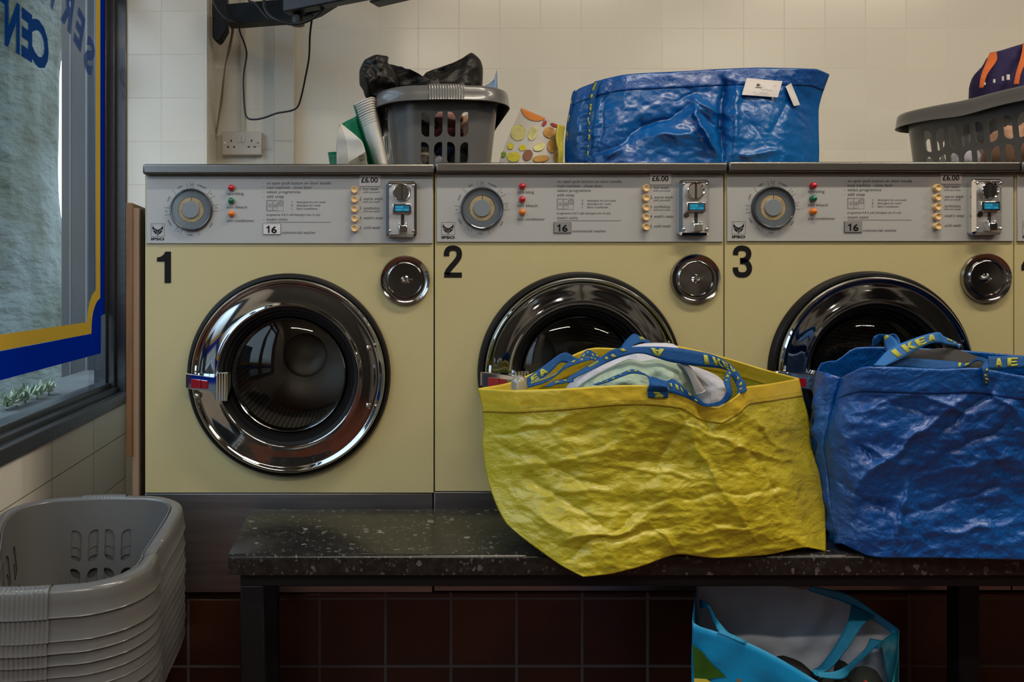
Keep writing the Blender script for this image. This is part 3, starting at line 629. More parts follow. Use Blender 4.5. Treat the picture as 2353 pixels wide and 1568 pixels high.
def disc(cx, cy, prof, seg=40, mb=None, mi=0):
    """lathe centred on px position, profile (r px, y m) ending in a cap"""
    mb = mb or MB(); return mb.lathe(lx(cx), lz(cy), [(max(r, .01)/PPM, y) for r, y in prof], seg, mi, cap1=True)

def ring_surface():
    # chrome ring: rolled outer edge, gently dished face, raised inner lip
    R = [(.2215, .000), (.2215, -.012), (.2210, -.024), (.2190, -.0300), (.2160, -.0330), (.2125, -.0325), (.2095, -.0285), (.2072, -.0262), (.2040, -.0262), (.197, -.0271), (.188, -.0280), (.178, -.0286), (.170, -.0288), (.1660, -.0294), (.1630, -.0308), (.1605, -.0312), (.1585, -.030), (.1573, -.025), (.1570, -.010)]
    return MB().lathe(DCX, DCZ, R, 144)

def make_washer(i, num, num_box, label, leds, badge, dy):
    x0 = (665.5+665.7*i-CX)/PPM; zb = CZ-(1362-CY)/PPM+dy
    t = thing('washing_machine', (x0, 0, zb), label, 'washing machine', None)
    cab = part('cabinet', 'cab', b_cabinet, 'enamel_cream', t)
    part('kick_panel', 'kick', lambda: MB().box(lx(331.5), lx(994), .002, .72, 0, lz(1133.5)), 'steel_kick', t, bevel=.002)
    part('lid', 'lid', lambda: MB().box(lx(333.6), lx(996.6), -.022, .735, lz(401.5), lz(375)-.0035), 'steel_brushed', t, bevel=.0045, bseg=3)
    fa = part('control_panel', 'fascia', lambda: MB().box(lx(337.5), lx(994), -.004, 0.004, lz(558.5), lz(404.5)), 'fascia_alu', t, bevel=.0008)
    for nm, sec in (('dial_markings', 'dial'), ('indicator_captions', 'lamps'), ('instruction_text', 'text'), ('programme_captions', 'programmes')):
        part(nm, 'print'+sec, lambda: b_print(sec), 'print_grey', fa)
    part('maker_logo', 'logo', b_logo, 'print_black', fa)
    bd = 'badge_white' if badge == 'w' else 'badge_grey'
    def bbadge():
        mb = rect_px(605.2, 513.2, 645.8, 538.2, -.0055, -.0038, mi=1); rect_px(606, 514, 645, 537.4, -.0064, -.0054, mb, 0); return mb
    part('capacity_badge', 'badge'+badge, bbadge, [bd, 'print_grey'], fa)
    part('capacity_number', 'badgetxt', b_badge_text, 'print_black', fa)
    def price():
        mb = rect_px(826, 402.5, 874.2, 427, -.0056, -.0041)
        v, f = text_px('£6.00', 830, 419, 17, width=38, offset=.02, height=12.6); mb.add([q(x, z, -.0060) for x, z in v], f, 1); return mb
    pl = part('price_label', 'price', price, ['paper_white', 'print_black'], fa)
    # programme dial
    dl = part('programme_dial', 'dial', lambda: disc(441, 481.5, [(48.2, -.003), (48.2, -.010), (46.2, -.0135), (44.5, -.0125), (43.5, -.0085), (29.6, -.0085), (29.2, -.0060), (29, -.0060), (.3, -.0060)], 72), 'dial_grey', t, smooth=True, angle=30)
    part('skirt', 'skirt', lambda: MB().lathe(lx(441), lz(481.5), [(49.0/PPM, -.0042), (49.0/PPM, -.011), (46.8/PPM, -.0148), (44.0/PPM, -.0148), (43.2/PPM, -.012)], 72), 'knob_clear', dl, smooth=True)
    part('dial_disc', 'dbeige', lambda: disc(441, 481.5, [(28.8, -.0056), (28.8, -.0080), (.3, -.0080)], 60), 'dial_beige', dl)
    part('dial_cap', 'dcap', lambda: disc(440, 481.5, [(19.6, -.0078), (19.6, -.0105), (18.8, -.0112), (.3, -.0112)], 60), 'dial_face', dl)
    part('dial_pointer', 'dptr', lambda: rect_px(441.2, 452.5, 442.0, 465.5, -.0088, -.0078), 'print_black', dl)
    for k, (py, c) in enumerate(zip((431.3, 461.2, 490.6), leds)):
        part('indicator_light', 'led%d%s' % (k, c), lambda: disc(532.7, py, [(7.6, -.003), (7.6, -.007), (7.0, -.0115), (5.2, -.0150), (2.8, -.0168), (.3, -.0173)], 28), 'led_'+c, t, smooth=True, angle=80)['label'] = {'red': 'red', 'green': 'green', 'orange': 'orange'}[c]+' indicator light'
    for k, py in enumerate((436.2, 458.0, 480.0, 502.2, 524.3)):
        part('programme_button', 'btn%d' % k, lambda: disc(814.7, py, [(7.9, -.003), (7.9, -.0135), (7.3, -.0150), (6.3, -.0150), (5.8, -.0138), (3, -.0128), (.3, -.0124)], 32), 'button_cream', t, smooth=True, angle=40)
    # coin acceptor
    def body():
        mb = MB(); o = [(886.8, 424), (892.5, 418), (950.5, 418), (956.3, 424), (956.3, 539), (950.5, 544.8), (892.5, 544.8), (886.8, 539)]
        n_ = [(893.2, 427), (895, 424.5), (948, 424.5), (950, 427), (950, 536), (948, 538.5), (895, 538.5), (893.2, 536)]
        fl = lambda P_, y: [q(a, b, y) for a, b in P_]
        L_ = [fl(o, -.003), fl(o, -.018), fl(n_, -.0235), fl(n_, -.0220)]
        v = [p for l in L_ for p in l]; f = [(i*8+k, i*8+(k+1) % 8, (i+1)*8+(k+1) % 8, (i+1)*8+k) for i in range(3) for k in range(8)]
        mb.add(v, f, 0); mb.add(L_[3], [tuple(range(8))], 1); return mb
    ca = part('coin_acceptor', 'coin', body, ['chrome_bright', 'cast_zinc'], t)
    def slot():
        mb = disc(922.1, 444, [(20, -.021), (20, -.0285), (18.6, -.0300), (17.2, -.0288), (16.6, -.0262), (.3, -.0262)], 48); rect_px(920.2, 427.5, 924.0, 460.5, -.0275, -.0260, mb, 1); return mb
    part('coin_slot', 'slot', slot, ['chrome_bright', 'dark_slot'], ca, smooth=True, angle=30)
    part('display_frame', 'dfr', lambda: rect_px(901, 469.4, 943.6, 491.6, -.0285, -.021), 'chrome_bright', ca, bevel=.0015)
    def scr():
        mb = rect_px(904.4, 472.2, 940.6, 488.6, -.0292, -.0280, mi=0); rect_px(905.8, 473.6, 939.2, 487.2, -.0297, -.0290, mb, 1)
        for s, b, wd, xx in (('PLEASE', 479.6, 17, 908), ('INSERT COIN', 486.0, 29, 908)):
            v, f = text_px(s, xx, b, 6.6, width=wd, height=4.6); mb.add([q(x, z, -.0300) for x, z in v], f, 2)
        return mb
    part('display', 'scr', scr, ['lcd_frame', 'lcd_blue', 'lcd_text'], ca)
    part('return_slot', 'rslot', lambda: rect_px(920, 493.6, 927.8, 522, -.0224, -.0215), 'dark_slot', ca, bevel=.002)
    def lever():
        mb = rect_px(914.2, 518, 934.2, 536.8, -.034, -.021); rect_px(914.2, 512, 918.6, 519, -.030, -.021, mb); rect_px(929.8, 512, 934.2, 519, -.030, -.021, mb); return mb
    part('return_lever', 'lever', lever, 'chrome_bright', ca, bevel=.0025)
    for sx_, sy_ in ((895.7, 427.3), (948.1, 427.3), (895.7, 530.3), (948.1, 530.3)):
        part('screw', 'scw%d%d' % (sx_, sy_), lambda: disc(sx_, sy_, [(3.6, -.0215), (3.6, -.0235), (2.5, -.0255), (.3, -.0262)], 20), 'chrome_bright', ca, smooth=True, angle=60)
    if i in (1, 2): part('coin_badge', 'cbadge', lambda: disc(902, 498.5, [(6, -.0215), (6, -.0232), (.3, -.0232)], 24), 'chrome_dark', ca)
    # round soap lid
    cp = part('dispenser_cap', 'cap', lambda: disc(930.5, 643, [(57, .001), (57, -.006), (55.5, -.0095), (53.5, -.0085), (47, -.0050), (42.5, -.0050), (40.5, -.0095), (39, -.0100), (37.5, -.0060), (20, -.0050), (.3, -.0045)], 72), 'chrome_dark', t, smooth=True, angle=50)
    part('lock', 'lock', lambda: disc(931, 643, [(10.5, -.004), (10.5, -.0065), (7.5, -.0105), (7.0, -.0150), (4.2, -.0155), (4.0, -.0125), (.3, -.0120)], 28), 'chrome_bright', cp, smooth=True, angle=30)
    part('keyhole_pin', 'pin', lambda: disc(944.5, 641.5, [(3.0, -.004), (3.0, -.0068), (.3, -.0072)], 16), 'chrome_bright', cp, smooth=True)
    # door
    part('door_seal', 'seal', lambda: MB().lathe(DCX, DCZ, [(.2340, .002), (.2340, -.006), (.2325, -.013), (.2290, -.018), (.2240, -.019), (.2212, -.016), (.2212, .002)], 128), 'rubber_black', t, smooth=True)
    dr = part('door', 'ring', ring_surface, 'chrome', t, smooth=True, angle=50)
    part('door_rubber', 'rub', lambda: MB().lathe(DCX, DCZ, [(.1575, -.026), (.150, -.024), (.1480, -.018), (.1480, -.010), (.1425, -.010), (.1405, -.004), (.1405, .004), (.1360, .004), (.1340, .010), (.130, .03)], 96), 'rubber_black', dr, smooth=True, angle=25)
    part('glass_rim', 'grim', lambda: MB().lathe(DCX, DCZ, [(.1330, .006), (.1325, -.002), (.1305, -.006), (.1285, -.004), (.1275, .004), (.126, .02)], 96), 'chrome_dark', dr, smooth=True)
    part('door_glass', 'gls', lambda: MB().lathe(DCX, DCZ, [(.1290, .001), (.120, -.004), (.100, -.0115), (.075, -.0175), (.050, -.0215), (.025, -.0238), (.0005, -.0245)], 96), 'door_glass', dr, smooth=True, angle=180)
    def handle():
        mb = MB(); a = 1.0
        # lever plate: outline in px, front face slanted so that its right end stands further out
        o = [(435.5, 853), (502, 859), (505, 857), (508, 849), (535, 847), (535, 910), (507, 911), (502, 897), (496, 891.5), (436.5, 886.5), (434.5, 884), (434.3, 856)]
        yf = lambda x, z=869: -.036-.034*(x-434)/100+(869-z)/PPM*.07
        def rr(P_, k): 
            cx_ = sum(p[0] for p in P_)/len(P_); cz_ = sum(p[1] for p in P_)/len(P_); return [(cx_+(x-cx_)*k, cz_+(z-cz_)*k) for x, z in P_]
        n = len(o); i_ = [(x+(1.2 if x < 470 else (-1.2 if x > 520 else 0)), z+(1.3 if z < 872 else -1.3)) for x, z in o]
        v = [q(x, z, -.024) for x, z in o]+[q(x, z, yf(x, z)+.0015) for x, z in o]+[q(x, z, yf(x, z)) for x, z in i_]
        f = [(i*n+k, i*n+(k+1) % n, (i+1)*n+(k+1) % n, (i+1)*n+k) for i in range(2) for k in range(n)]+[tuple(2*n+k for k in range(n)), tuple(range(n))]
        mb.add(v, f)
        # ribbed grip
        for k in range(4):
            xx = 511+k*6.2; mb.add([q(xx+dx, zz, yf(xx)-yy) for zz in (849, 909) for dx, yy in ((-2.6, 0), (-1.2, .0035), (1.2, .0035), (2.6, 0))], [(0, 1, 5, 4), (1, 2, 6, 5), (2, 3, 7, 6), (0, 1, 2, 3), (4, 5, 6, 7)])
        return mb
    hd = part('door_handle', 'hand', handle, 'chrome_bright', dr)
    def redb():
        yf = lambda x: -.036-.034*(x-434)/100
        mb = MB()
        for xa, xb in ((448, 472.3), (472.9, 488)):
            za, zc = 864+.06*(xa-448), 885+.02*(xa-448)
            mb.add([q(xa, za, yf(xa)+.004), q(xb, za+1, yf(xb)+.004), q(xb, zc, yf(xb)+.004), q(xa, zc, yf(xa)+.004), q(xa+.8, za+.8, yf(xa)-.004), q(xb-.8, za+1.8, yf(xb)-.004), q(xb-.8, zc-.8, yf(xb)-.004), q(xa+.8, zc-.8, yf(xa)-.004)], [(4, 5, 6, 7), (0, 1, 5, 4), (1, 2, 6, 5), (2, 3, 7, 6), (3, 0, 4, 7)])
        return mb
    part('push_button', 'red', redb, 'red_plastic', hd)
    for k, (bx, by) in enumerate(((461.4, 903.6), (848, 796), (846.6, 926))):
        part('rivet', 'riv%d' % k, lambda: disc(bx, by, [(8.5, -.022), (8.3, -.030), (6.5, -.0345), (3.5, -.0375), (.3, -.0385)] if k == 0 else [(8, -.020), (8, -.0265), (4.8, -.0285), (4.6, -.0350), (3.2, -.0375), (.3, -.0380)], 24), 'chrome_bright', dr, smooth=True, angle=50)
    # inside
    def dshell():
        mb = MB(); n = 96; ys = [.055+.44*k/12 for k in range(13)]; R = .166
        mb.v = [(DCX+R*cos(2*pi*k/n), y, DCZ+R*sin(2*pi*k/n)) for y in ys for k in range(n+1)]; mb.uv = [(k/n, (y-.055)/.44) for y in ys for k in range(n+1)]
        mb.f = [(j*(n+1)+k, j*(n+1)+k+1, (j+1)*(n+1)+k+1, (j+1)*(n+1)+k) for j in range(12) for k in range(n)]; mb.m = [0]*len(mb.f)
        return mb
    dm = part('drum', 'drum', dshell, 'perforated_drum', t, smooth=True, angle=180)
    part('drum_back', 'dback', lambda: MB().lathe(DCX, DCZ, [(.166, .495), (.14, .488), (.064, .484), (.062, .470), (.050, .464), (.0005, .462)], 64), 'stainless_dull', dm, smooth=True, angle=25)
    part('drum_lip', 'dlip', lambda: MB().lathe(DCX, DCZ, [(.166, .055), (.170, .050), (.185, .046), (.205, .036), (.212, .02), (.2145, .012)], 64), 'tub_dark', dm, smooth=True)
    if num:
        def bn():
            x0_, y0_, x1_, y1_ = num_box
            if num == '1':
                mb = MB(); pts = [(x0_+10, y0_+23), (x0_+10, y1_), (x0_+10, y1_)]
                o = [(380.5, 577), (393, 577), (393, 649), (378.5, 649), (378.5, 600), (361, 600), (361, 590.5), (370, 588.5), (376, 584)]
                return mb.prism([(lx(x), lz(z)) for x, z in o], -.0012, .0)
            v, f = digit_geo(num, x0_, y0_, (x1_-x0_)/{'2': 41, '3': 44, '4': 44}[num], (y1_-y0_)/74)
            return MB().add([q(x, z, -.001) for x, z in v], f)
        part('machine_number', 'num'+num, bn, 'print_black', t)
    return t
make_washer(0, '1', (360, 577, 393, 649), 'cream washing machine numbered 1, nearest the window, with its whole door in view', ('red', 'green', 'orange'), 'w', -.0015)
make_washer(1, '2', (354, 566, 396, 640), 'cream washing machine numbered 2, behind the yellow bag', ('red', 'red', 'orange'), 'g', .002)
make_washer(2, '3', (352, 568, 396, 641.5), 'cream washing machine numbered 3, behind the blue bag on the bench', ('red', 'green', 'orange'), 'g', .0035)
make_washer(3, '4', (348, 566, 396, 642), 'cream washing machine numbered 4, cut off by the right edge of the photo', ('red', 'green', 'orange'), 'g', .0035)
# tiled plinth under the machines
zpl = CZ-(1374-CY)/PPM
pz = MB(); pz.box(WL+.001, 2.18, .03, .76, 0, zpl)
struct(pz.build('wall_plinth', 'quarry_tile', bevel=.006))
tr2 = MB().box(-.60, 2.16, .05, .74, zpl, CZ-(1362-CY)/PPM-.0022); struct(tr2.build('trim_2', 'black_paint'))

# wooden boards between washer and wall
def plank(name, px0, px1, py0, py1, d, dep, m, label, lean=0):
    a = P(px0, py0, d); b = P(px1, py1, d); y = d-D0
    t = MB(); t.add([(a.x, y, b.z), (b.x, y, b.z), (b.x, y+dep, b.z), (a.x, y+dep, b.z), (a.x+lean, y, a.z), (b.x+lean, y, a.z), (b.x+lean, y+dep, a.z-.008), (a.x+lean, y+dep, a.z-.008)], [(0, 1, 2, 3), (4, 5, 6, 7), (0, 1, 5, 4), (1, 2, 6, 5), (2, 3, 7, 6), (3, 0, 4, 7)])
    o = t.build(name, m, bevel=.0015, origin=((a.x+b.x)/2, y, b.z)); tag(o, label, 'wooden board'); return o
plank('wooden_board', 304.0, 318.5, 478, 1371, 1.78, .50, 'wood_pale', 'tall pale wooden board standing on edge beside washing machine 1')
plank('wooden_board', 289.5, 303.8, 466, 1050, 1.775, .48, 'wood_orange', 'shorter orange-brown wooden board against the pale one beside washing machine 1')
plank('wooden_board', 319.0, 330.5, 480, 1371, 1.80, .48, 'wood_dark', 'dark board edge squeezed between the pale board and washing machine 1')

# ---------------------------------------------------- dryers on the far side, mirrored in the chrome
def dryer(x, z, lab):
    y = YR+.75; t = thing('tumble_dryer', (x, y, z), lab, 'tumble dryer', 'tumble dryers on the far wall')
    MB().box(x-.37, x+.37, YR+.002, y, z, z+.93).build('cabinet', 'dryer_white', t, bevel=.01)
    MB().box(x-.33, x+.33, y, y+.006, z+.80, z+.90).build('control_panel', 'steel_brushed', t, bevel=.002)
    MB().lathe(x, z+.42, [(.29, y), (.29, y+.03), (.26, y+.045), (.22, y+.03), (.215, y+.01)], 48).build('door', 'chrome', t, smooth=True)
    MB().lathe(x, z+.42, [(.216, y+.015), (.15, y+.022), (.0005, y+.026)], 48).build('door_glass', 'dark_glass', t, smooth=True)
for k, x in enumerate((1.0, 1.78, 2.56, 3.34)):
    for z in (0.001, .94): dryer(x, z, 'pale tumble dryer on the far wall, %s row, %s from the window' % ('upper' if z > .5 else 'lower', ['first', 'second', 'third', 'fourth'][k]))
# ================================================================== bench
zb = 0.476; yf, yb = 1.443-D0, 1.735-D0; bx0, bx1 = -0.252, 2.2
bench = thing('bench', (0.9, (yf+yb)/2, 0), 'long low bench with a black speckled top in front of the washing machines', 'bench')
def bench_top():
    mb = MB(); n = 8; r = .009; th = .0375
    prof = [(yb, zb), (yf+r, zb)]+[(yf+r-r*sin(pi/2*k/n), zb-r+r*cos(pi/2*k/n)) for k in range(1, n+1)]+[(yf, zb-th), (yb, zb-th)]
    v = [(x, y, z) for x in (bx0, bx1) for y, z in prof]; m = len(prof)
    return mb.add(v, [(k, (k+1) % m, m+(k+1) % m, m+k) for k in range(m)]+[tuple(range(m)), tuple(range(2*m-1, m-1, -1))])
bench_top().build('bench_top', 'speckled_laminate', bench, smooth=True, angle=30)
MB().box(bx0-.0012, bx0, yf, yb, zb-.0375, zb-.0005).build('edge_strip', 'black_plastic', bench)
MB().box(bx0+.020, bx1-.02, yf+.012, yf+.052, zb-.064, zb-.0375).build('front_rail', 'black_paint', bench, bevel=.003)
MB().box(bx0+.020, bx1-.02, yb-.05, yb-.012, zb-.064, zb-.0375).build('rear_rail', 'black_paint', bench, bevel=.003)
for x in (bx0+.020, 1.30, 2.12):
    for y in (yf+.012, yb-.05): MB().box(x, x+.045, y, y+.038, 0, zb-.062).build('leg', 'black_paint', bench, bevel=.003)
    MB().box(x+.008, x+.037, yf+.05, yb-.05, .07, .10).build('cross_bar', 'black_paint', bench, bevel=.003)

# ================================================================== laundry baskets
BH = .252
def rrect(a, b, r, seg, f):
    """point on a rounded rectangle: 8 segments, 0 = front side (-y) left to right, 1 corner, 2 right side, 3 corner, 4 back, 5, 6 left, 7"""
    c = [(a-r, -b+r), (a-r, b-r), (-a+r, b-r), (-a+r, -b+r)]
    if seg == 0: return (-(a-r)+2*(a-r)*f, -b)
    if seg == 2: return (a, -(b-r)+2*(b-r)*f)
    if seg == 4: return ((a-r)-2*(a-r)*f, b)
    if seg == 6: return (-a, (b-r)-2*(b-r)*f)
    k = (seg-1)//2; t = -pi/2+k*pi/2+f*pi/2; return (c[k][0]+r*cos(t), c[k][1]+r*sin(t))
def rnorm(seg, f):
    t = {0: -pi/2, 2: 0, 4: pi/2, 6: pi}.get(seg); 
    if t is None: t = -pi/2+((seg-1)//2)*pi/2+f*pi/2
    return cos(t), sin(t)
def make_basket_meshes(dip, tag_):
    def bpt(seg, f, v):
        a, b, r = .132+(.160-.132)*v, .212+(.240-.212)*v, .060+.030*v
        # slight outward bow of the straight sides
        x, y = rrect(a, b, r, seg, f); nx, ny = rnorm(seg, f)
        g = exp(-(y/.075)**2) if seg in (2, 6) else (exp(-((y)/.075)**2) if abs(x) > .8*a else 0)
        x -= (1 if x > 0 else -1)*dip*.75*g*v**2 if abs(x) > .6*a else 0
        bow = .006*v*(sin(pi*f) if seg in (0, 4) else (sin(pi*f)*.6 if seg in (2, 6) else 0))
        z = v*BH - dip*g*v**3*(1 if abs(x) > .6*a else 0)
        return Vector((x+nx*bow, y+ny*bow, z)), Vector((nx, ny, 0)), g if abs(x) > .6*a else 0
    body = MB()
    vz = [0, .04, .10, .20, .24]; rows = ((.19, .434), (.488, .752)); 
    def quadgrid(seg, fs, vs):
        n = len(fs); o = [bpt(seg, f, v)[0] for v in vs for f in fs]
        body.add(o, [(j*n+k, j*n+k+1, (j+1)*n+k+1, (j+1)*n+k) for j in range(len(vs)-1) for k in range(n-1)])
    allv = [0, .03, .10, .2, .3, .4, .5, .6, .7, .8, .86, .92, .96, 1]
    for seg in (1, 3, 5, 7): quadgrid(seg, [k/10 for k in range(11)], allv)
    for seg in (0, 2, 4, 6):
        ln = 2*(.146-.075) if seg in (0, 4) else 2*(.226-.075)
        ncol = 4 if seg in (0, 4) else 8; pitch = .0395
        f0 = .5-ncol*pitch/2/ln; f1 = 1-f0
        if f0 < 0.0: f0, f1 = .0, 1.0
        fs = [f0+(f1-f0)*k/(ncol*2) for k in range(ncol*2+1)]
        quadgrid(seg, fs, [0, .03, .10, rows[0][0]-.03]); quadgrid(seg, fs, [rows[0][1]+.025, rows[1][0]-.025]); quadgrid(seg, fs, [rows[1][1]+.02, .82, .86, .92, .96, 1])
        if f0 > 0.001:
            quadgrid(seg, [0, f0/2, f0], allv); quadgrid(seg, [f1, (1+f1)/2, 1], allv)
        for ri, (v0, v1) in enumerate(rows):
            V0, V1 = v0-(.03 if ri == 0 else .025), v1+(.025 if ri == 0 else .02)
            for c in range(ncol):
                F0, F1 = f0+(f1-f0)*c/ncol, f0+(f1-f0)*(c+1)/ncol; fc, vc = (F0+F1)/2, (v0+v1)/2
                cw = (F1-F0)*ln; hw = cw*.31; hh = (v1-v0)/2*BH
                # two opposite corners are big round ones, the other two small
                big, sml = hw*1.55, hw*.40; flip = (c % 2 == 0)
                pts = []
                rad = [big, sml, big, sml] if flip else [sml, big, sml, big]     # corners: +x+z, -x+z, -x-z, +x-z
                for ci, (sx, sz) in enumerate(((1, 1), (-1, 1), (-1, -1), (1, -1))):
                    r = rad[ci]; cx_, cz_ = sx*(hw-min(r, hw*1.9)), sz*(hh-r)
                    rx = r if r < hw*1.9 else hw*1.9
                    for k in range(7):
                        t = ci*pi/2+k*pi/12; pts.append((cx_+rx*cos(t), cz_+r*sin(t)))
                HW, HH0, HH1 = cw/2, (vc-V0)*BH, (V1-vc)*BH
                outer = []
                for x, z in pts:
                    kx = HW/abs(x) if abs(x) > 1e-9 else 1e9; kz = (HH1 if z > 0 else HH0)/abs(z) if abs(z) > 1e-9 else 1e9
                    k = min(kx, kz); outer.append((x*k, z*k))
                # make sure the four rectangle corners are present
                n = len(pts)
                for (cxx, czz) in ((HW, HH1), (-HW, HH1), (-HW, -HH0), (HW, -HH0)):
                    j = min(range(n), key=lambda q_: (outer[q_][0]-cxx)**2+(outer[q_][1]-czz)**2); outer[j] = (cxx, czz)
                vv = [bpt(seg, fc+x/ln, vc+z/BH)[0] for x, z in pts]+[bpt(seg, fc+x/ln, vc+z/BH)[0] for x, z in outer]
                body.add(vv, [(k, (k+1) % n, n+(k+1) % n, n+k) for k in range(n)])
    # floor
    ring = [bpt(s, k/8, 0)[0] for s in range(8) for k in range(8)]
    body.add(ring+[Vector((0, 0, 0))], [(k, (k+1) % 64, 64) for k in range(64)])
    me = bpy.data.meshes.new('body'); me.from_pydata([tuple(v) for v in body.v], [], body.f); me.materials.append(M['basket_grey'])
    bm = bmesh.new(); bm.from_mesh(me); bmesh.ops.remove_doubles(bm, verts=bm.verts, dist=.0003); bmesh.ops.recalc_face_normals(bm, faces=bm.faces); bm.to_mesh(me); bm.free()
    # give the wall its thickness in the mesh so that the slot edges stay crisp
    tmp = bpy.data.objects.new('t', me); C.objects.link(tmp); md = tmp.modifiers.new('s', 'SOLIDIFY'); md.thickness = .0022; md.offset = -1
    dg = bpy.context.evaluated_depsgraph_get(); dg.update(); me2 = bpy.data.meshes.new_from_object(tmp.evaluated_get(dg)); bpy.data.objects.remove(tmp); bpy.data.meshes.remove(me); me = me2; me.name = 'body'
    # rim
    prof = [(-.0015, -.030), (.0, -.022), (.0005, -.004), (.003, .0015), (.008, .0035), (.018, .0035), (.0235, .001), (.0262, -.005), (.0282, -.018), (.0300, -.036), (.0318, -.0385), (.0300, -.040), (.0280, -.036)]
    def rim(segs, o=0, ribs=None):
        mb = MB(); rows_ = []
        for s, f in segs:
            p, nn, g = bpt(s, f, 1.0)
            e = ribs(p) if ribs else 0
            rows_.append([p+nn*(a+(o+e)*(1 if j > 2 else 0))+Vector((0, 0, b+(o+e)*(1 if 2 < j < 10 else 0)-.004*g*(1 if j > 6 else 0))) for j, (a, b) in enumerate(prof)])
        m = len(prof); closed = ribs is None; n = len(rows_)
        mb.add([p for r in rows_ for p in r], [(k*m+j, ((k+1) % n)*m+j, ((k+1) % n)*m+j+1, k*m+j+1) for k in range(n if closed else n-1) for j in range(m-1)])
        return mb
    full = [(s, k/(10 if s % 2 else 24)) for s in range(8) for k in range(10 if s % 2 else 24)]
    def tomesh(nm, mb):
        m_ = bpy.data.meshes.new(nm); m_.from_pydata([tuple(v) for v in mb.v], [], mb.f); m_.materials.append(M['basket_grey'])
        b_ = bmesh.new(); b_.from_mesh(m_); bmesh.ops.recalc_face_normals(b_, faces=b_.faces); b_.to_mesh(m_); b_.free(); return m_
    rm = tomesh('rim', rim(full))
    grips = []
    for seg in (0, 4):
        w_ = .048; ln = .142
        fs = [.5-w_/ln+2*w_/ln*k/108 for k in range(109)]
        ribs = lambda p: .0009*abs(sin(p.x/.0072*pi/1.0)) + .0012
        grips.append(tomesh('grip', rim([(seg, f) for f in fs], .0004, ribs)))
    if dip > 0.01:
        for seg in (2, 6):
            fs = [.5-.04/.30+.08/.30*k/60 for k in range(61)]
            grips.append(tomesh('grip', rim([(seg, f) for f in fs], .0002, lambda p: .0004+.0008*abs(sin(p.y/.0055*pi)))))
    return me, rm, grips
BM = {'hip': make_basket_meshes(.038, 'hip'), 'plain': make_basket_meshes(.004, 'plain')}
def basket(loc, rz, kind, label, group=None):
    t = thing('laundry_basket', loc, label, 'laundry basket', group); t.rotation_euler = (0, 0, rz)
    body, rm, grips = BM[kind]
    link('basket_body', body, t, smooth=True, angle=32)
    link('rim', rm, t, smooth=True, angle=60)
    for g in grips: link('ribbed_grip', g, t, smooth=True, angle=40)
    return t
# the stack on the floor
nst = 12
sx, sy = -.553, -.327
for k in range(nst):
    z = .508-BH-(0 if k == 0 else .036+.0186*(k-1))
    lab = 'grey plastic laundry basket, topmost and empty on the stack in the bottom left corner' if k == 0 else 'grey laundry basket nested in the bottom left stack, %s below the topmost' % ['', 'first', 'second', 'third', 'fourth', 'fifth', 'sixth', 'seventh', 'eighth', 'ninth', 'tenth', 'eleventh'][k]
    basket((sx+.001*sin(k*2.3), sy+.001*cos(k*1.7), max(z, 0.0008)), radians(4.5)+.004*sin(k*1.3), 'hip', lab, 'stack of laundry baskets')
ZL = CZ+(CY-372)/PPM - .0     # top of the lids
LT = [CZ-(375-CY)/PPM-.0015-.0035, CZ-(375-CY)/PPM+.002-.0035, CZ-(375-CY)/PPM+.0035-.0035]   # lid tops of washers 1, 2, 3
basket((.220, .555, LT[1]+.001), radians(0.5), 'hip', 'grey laundry basket full of clothes standing on the lids of washing machines 1 and 2')
basket((1.91, .50, LT[2]+.001), radians(16), 'plain', 'grey laundry basket holding a purple bag on top of washing machine 3')

# ================================================================== cloth helpers
def nz(p, s=1.0, off=0.0): return noise.noise(Vector((p[0]*s+off, p[1]*s+off*1.7, p[2]*s-off)))
def ridged(p, s, off=0.0, octv=3):
    v = 0; a = 1; tot = 0
    for o in range(octv):
        v += a*(1-abs(noise.noise(Vector((p[0]*s+off, p[1]*s+off*2.1, p[2]*s)))*2.0)); tot += a; a *= .5; s *= 2.07
    return v/tot
def interp(pl, t):
    """polyline of tuples sampled at 0..1 by picture length, smoothed"""
    L = [0]
    for a, b in zip(pl, pl[1:]): L.append(L[-1]+max(1e-6, math.dist(a[:2], b[:2])))
    x = t*L[-1]; i = 0
    while i < len(L)-2 and L[i+1] < x: i += 1
    u = (x-L[i])/(L[i+1]-L[i]); m = len(pl)-1
    p1, p2 = pl[i], pl[i+1]; p0 = pl[i-1] if i else p1; p3 = pl[i+2] if i+2 <= m else p2
    out = []
    for k in range(len(p1)):
        c = 0.5*((2*p1[k])+(p2[k]-p0[k])*u+(2*p0[k]-5*p1[k]+4*p2[k]-p3[k])*u*u+(3*p1[k]-p0[k]-3*p2[k]+p3[k])*u**3)
        l = p1[k]*(1-u)+p2[k]*u; out.append(.5*c+.5*l)
    return tuple(out)
def coons(T, B, L, R, s, t):
    a, b, c, d = interp(T, s), interp(B, s), interp(L, t), interp(R, t)
    c00, c10, c01, c11 = T[0], T[-1], B[0], B[-1]
    return tuple((1-t)*a[k]+t*b[k]+(1-s)*c[k]+s*d[k]-((1-s)*(1-t)*c00[k]+s*(1-t)*c10[k]+(1-s)*t*c01[k]+s*t*c11[k]) for k in range(3))
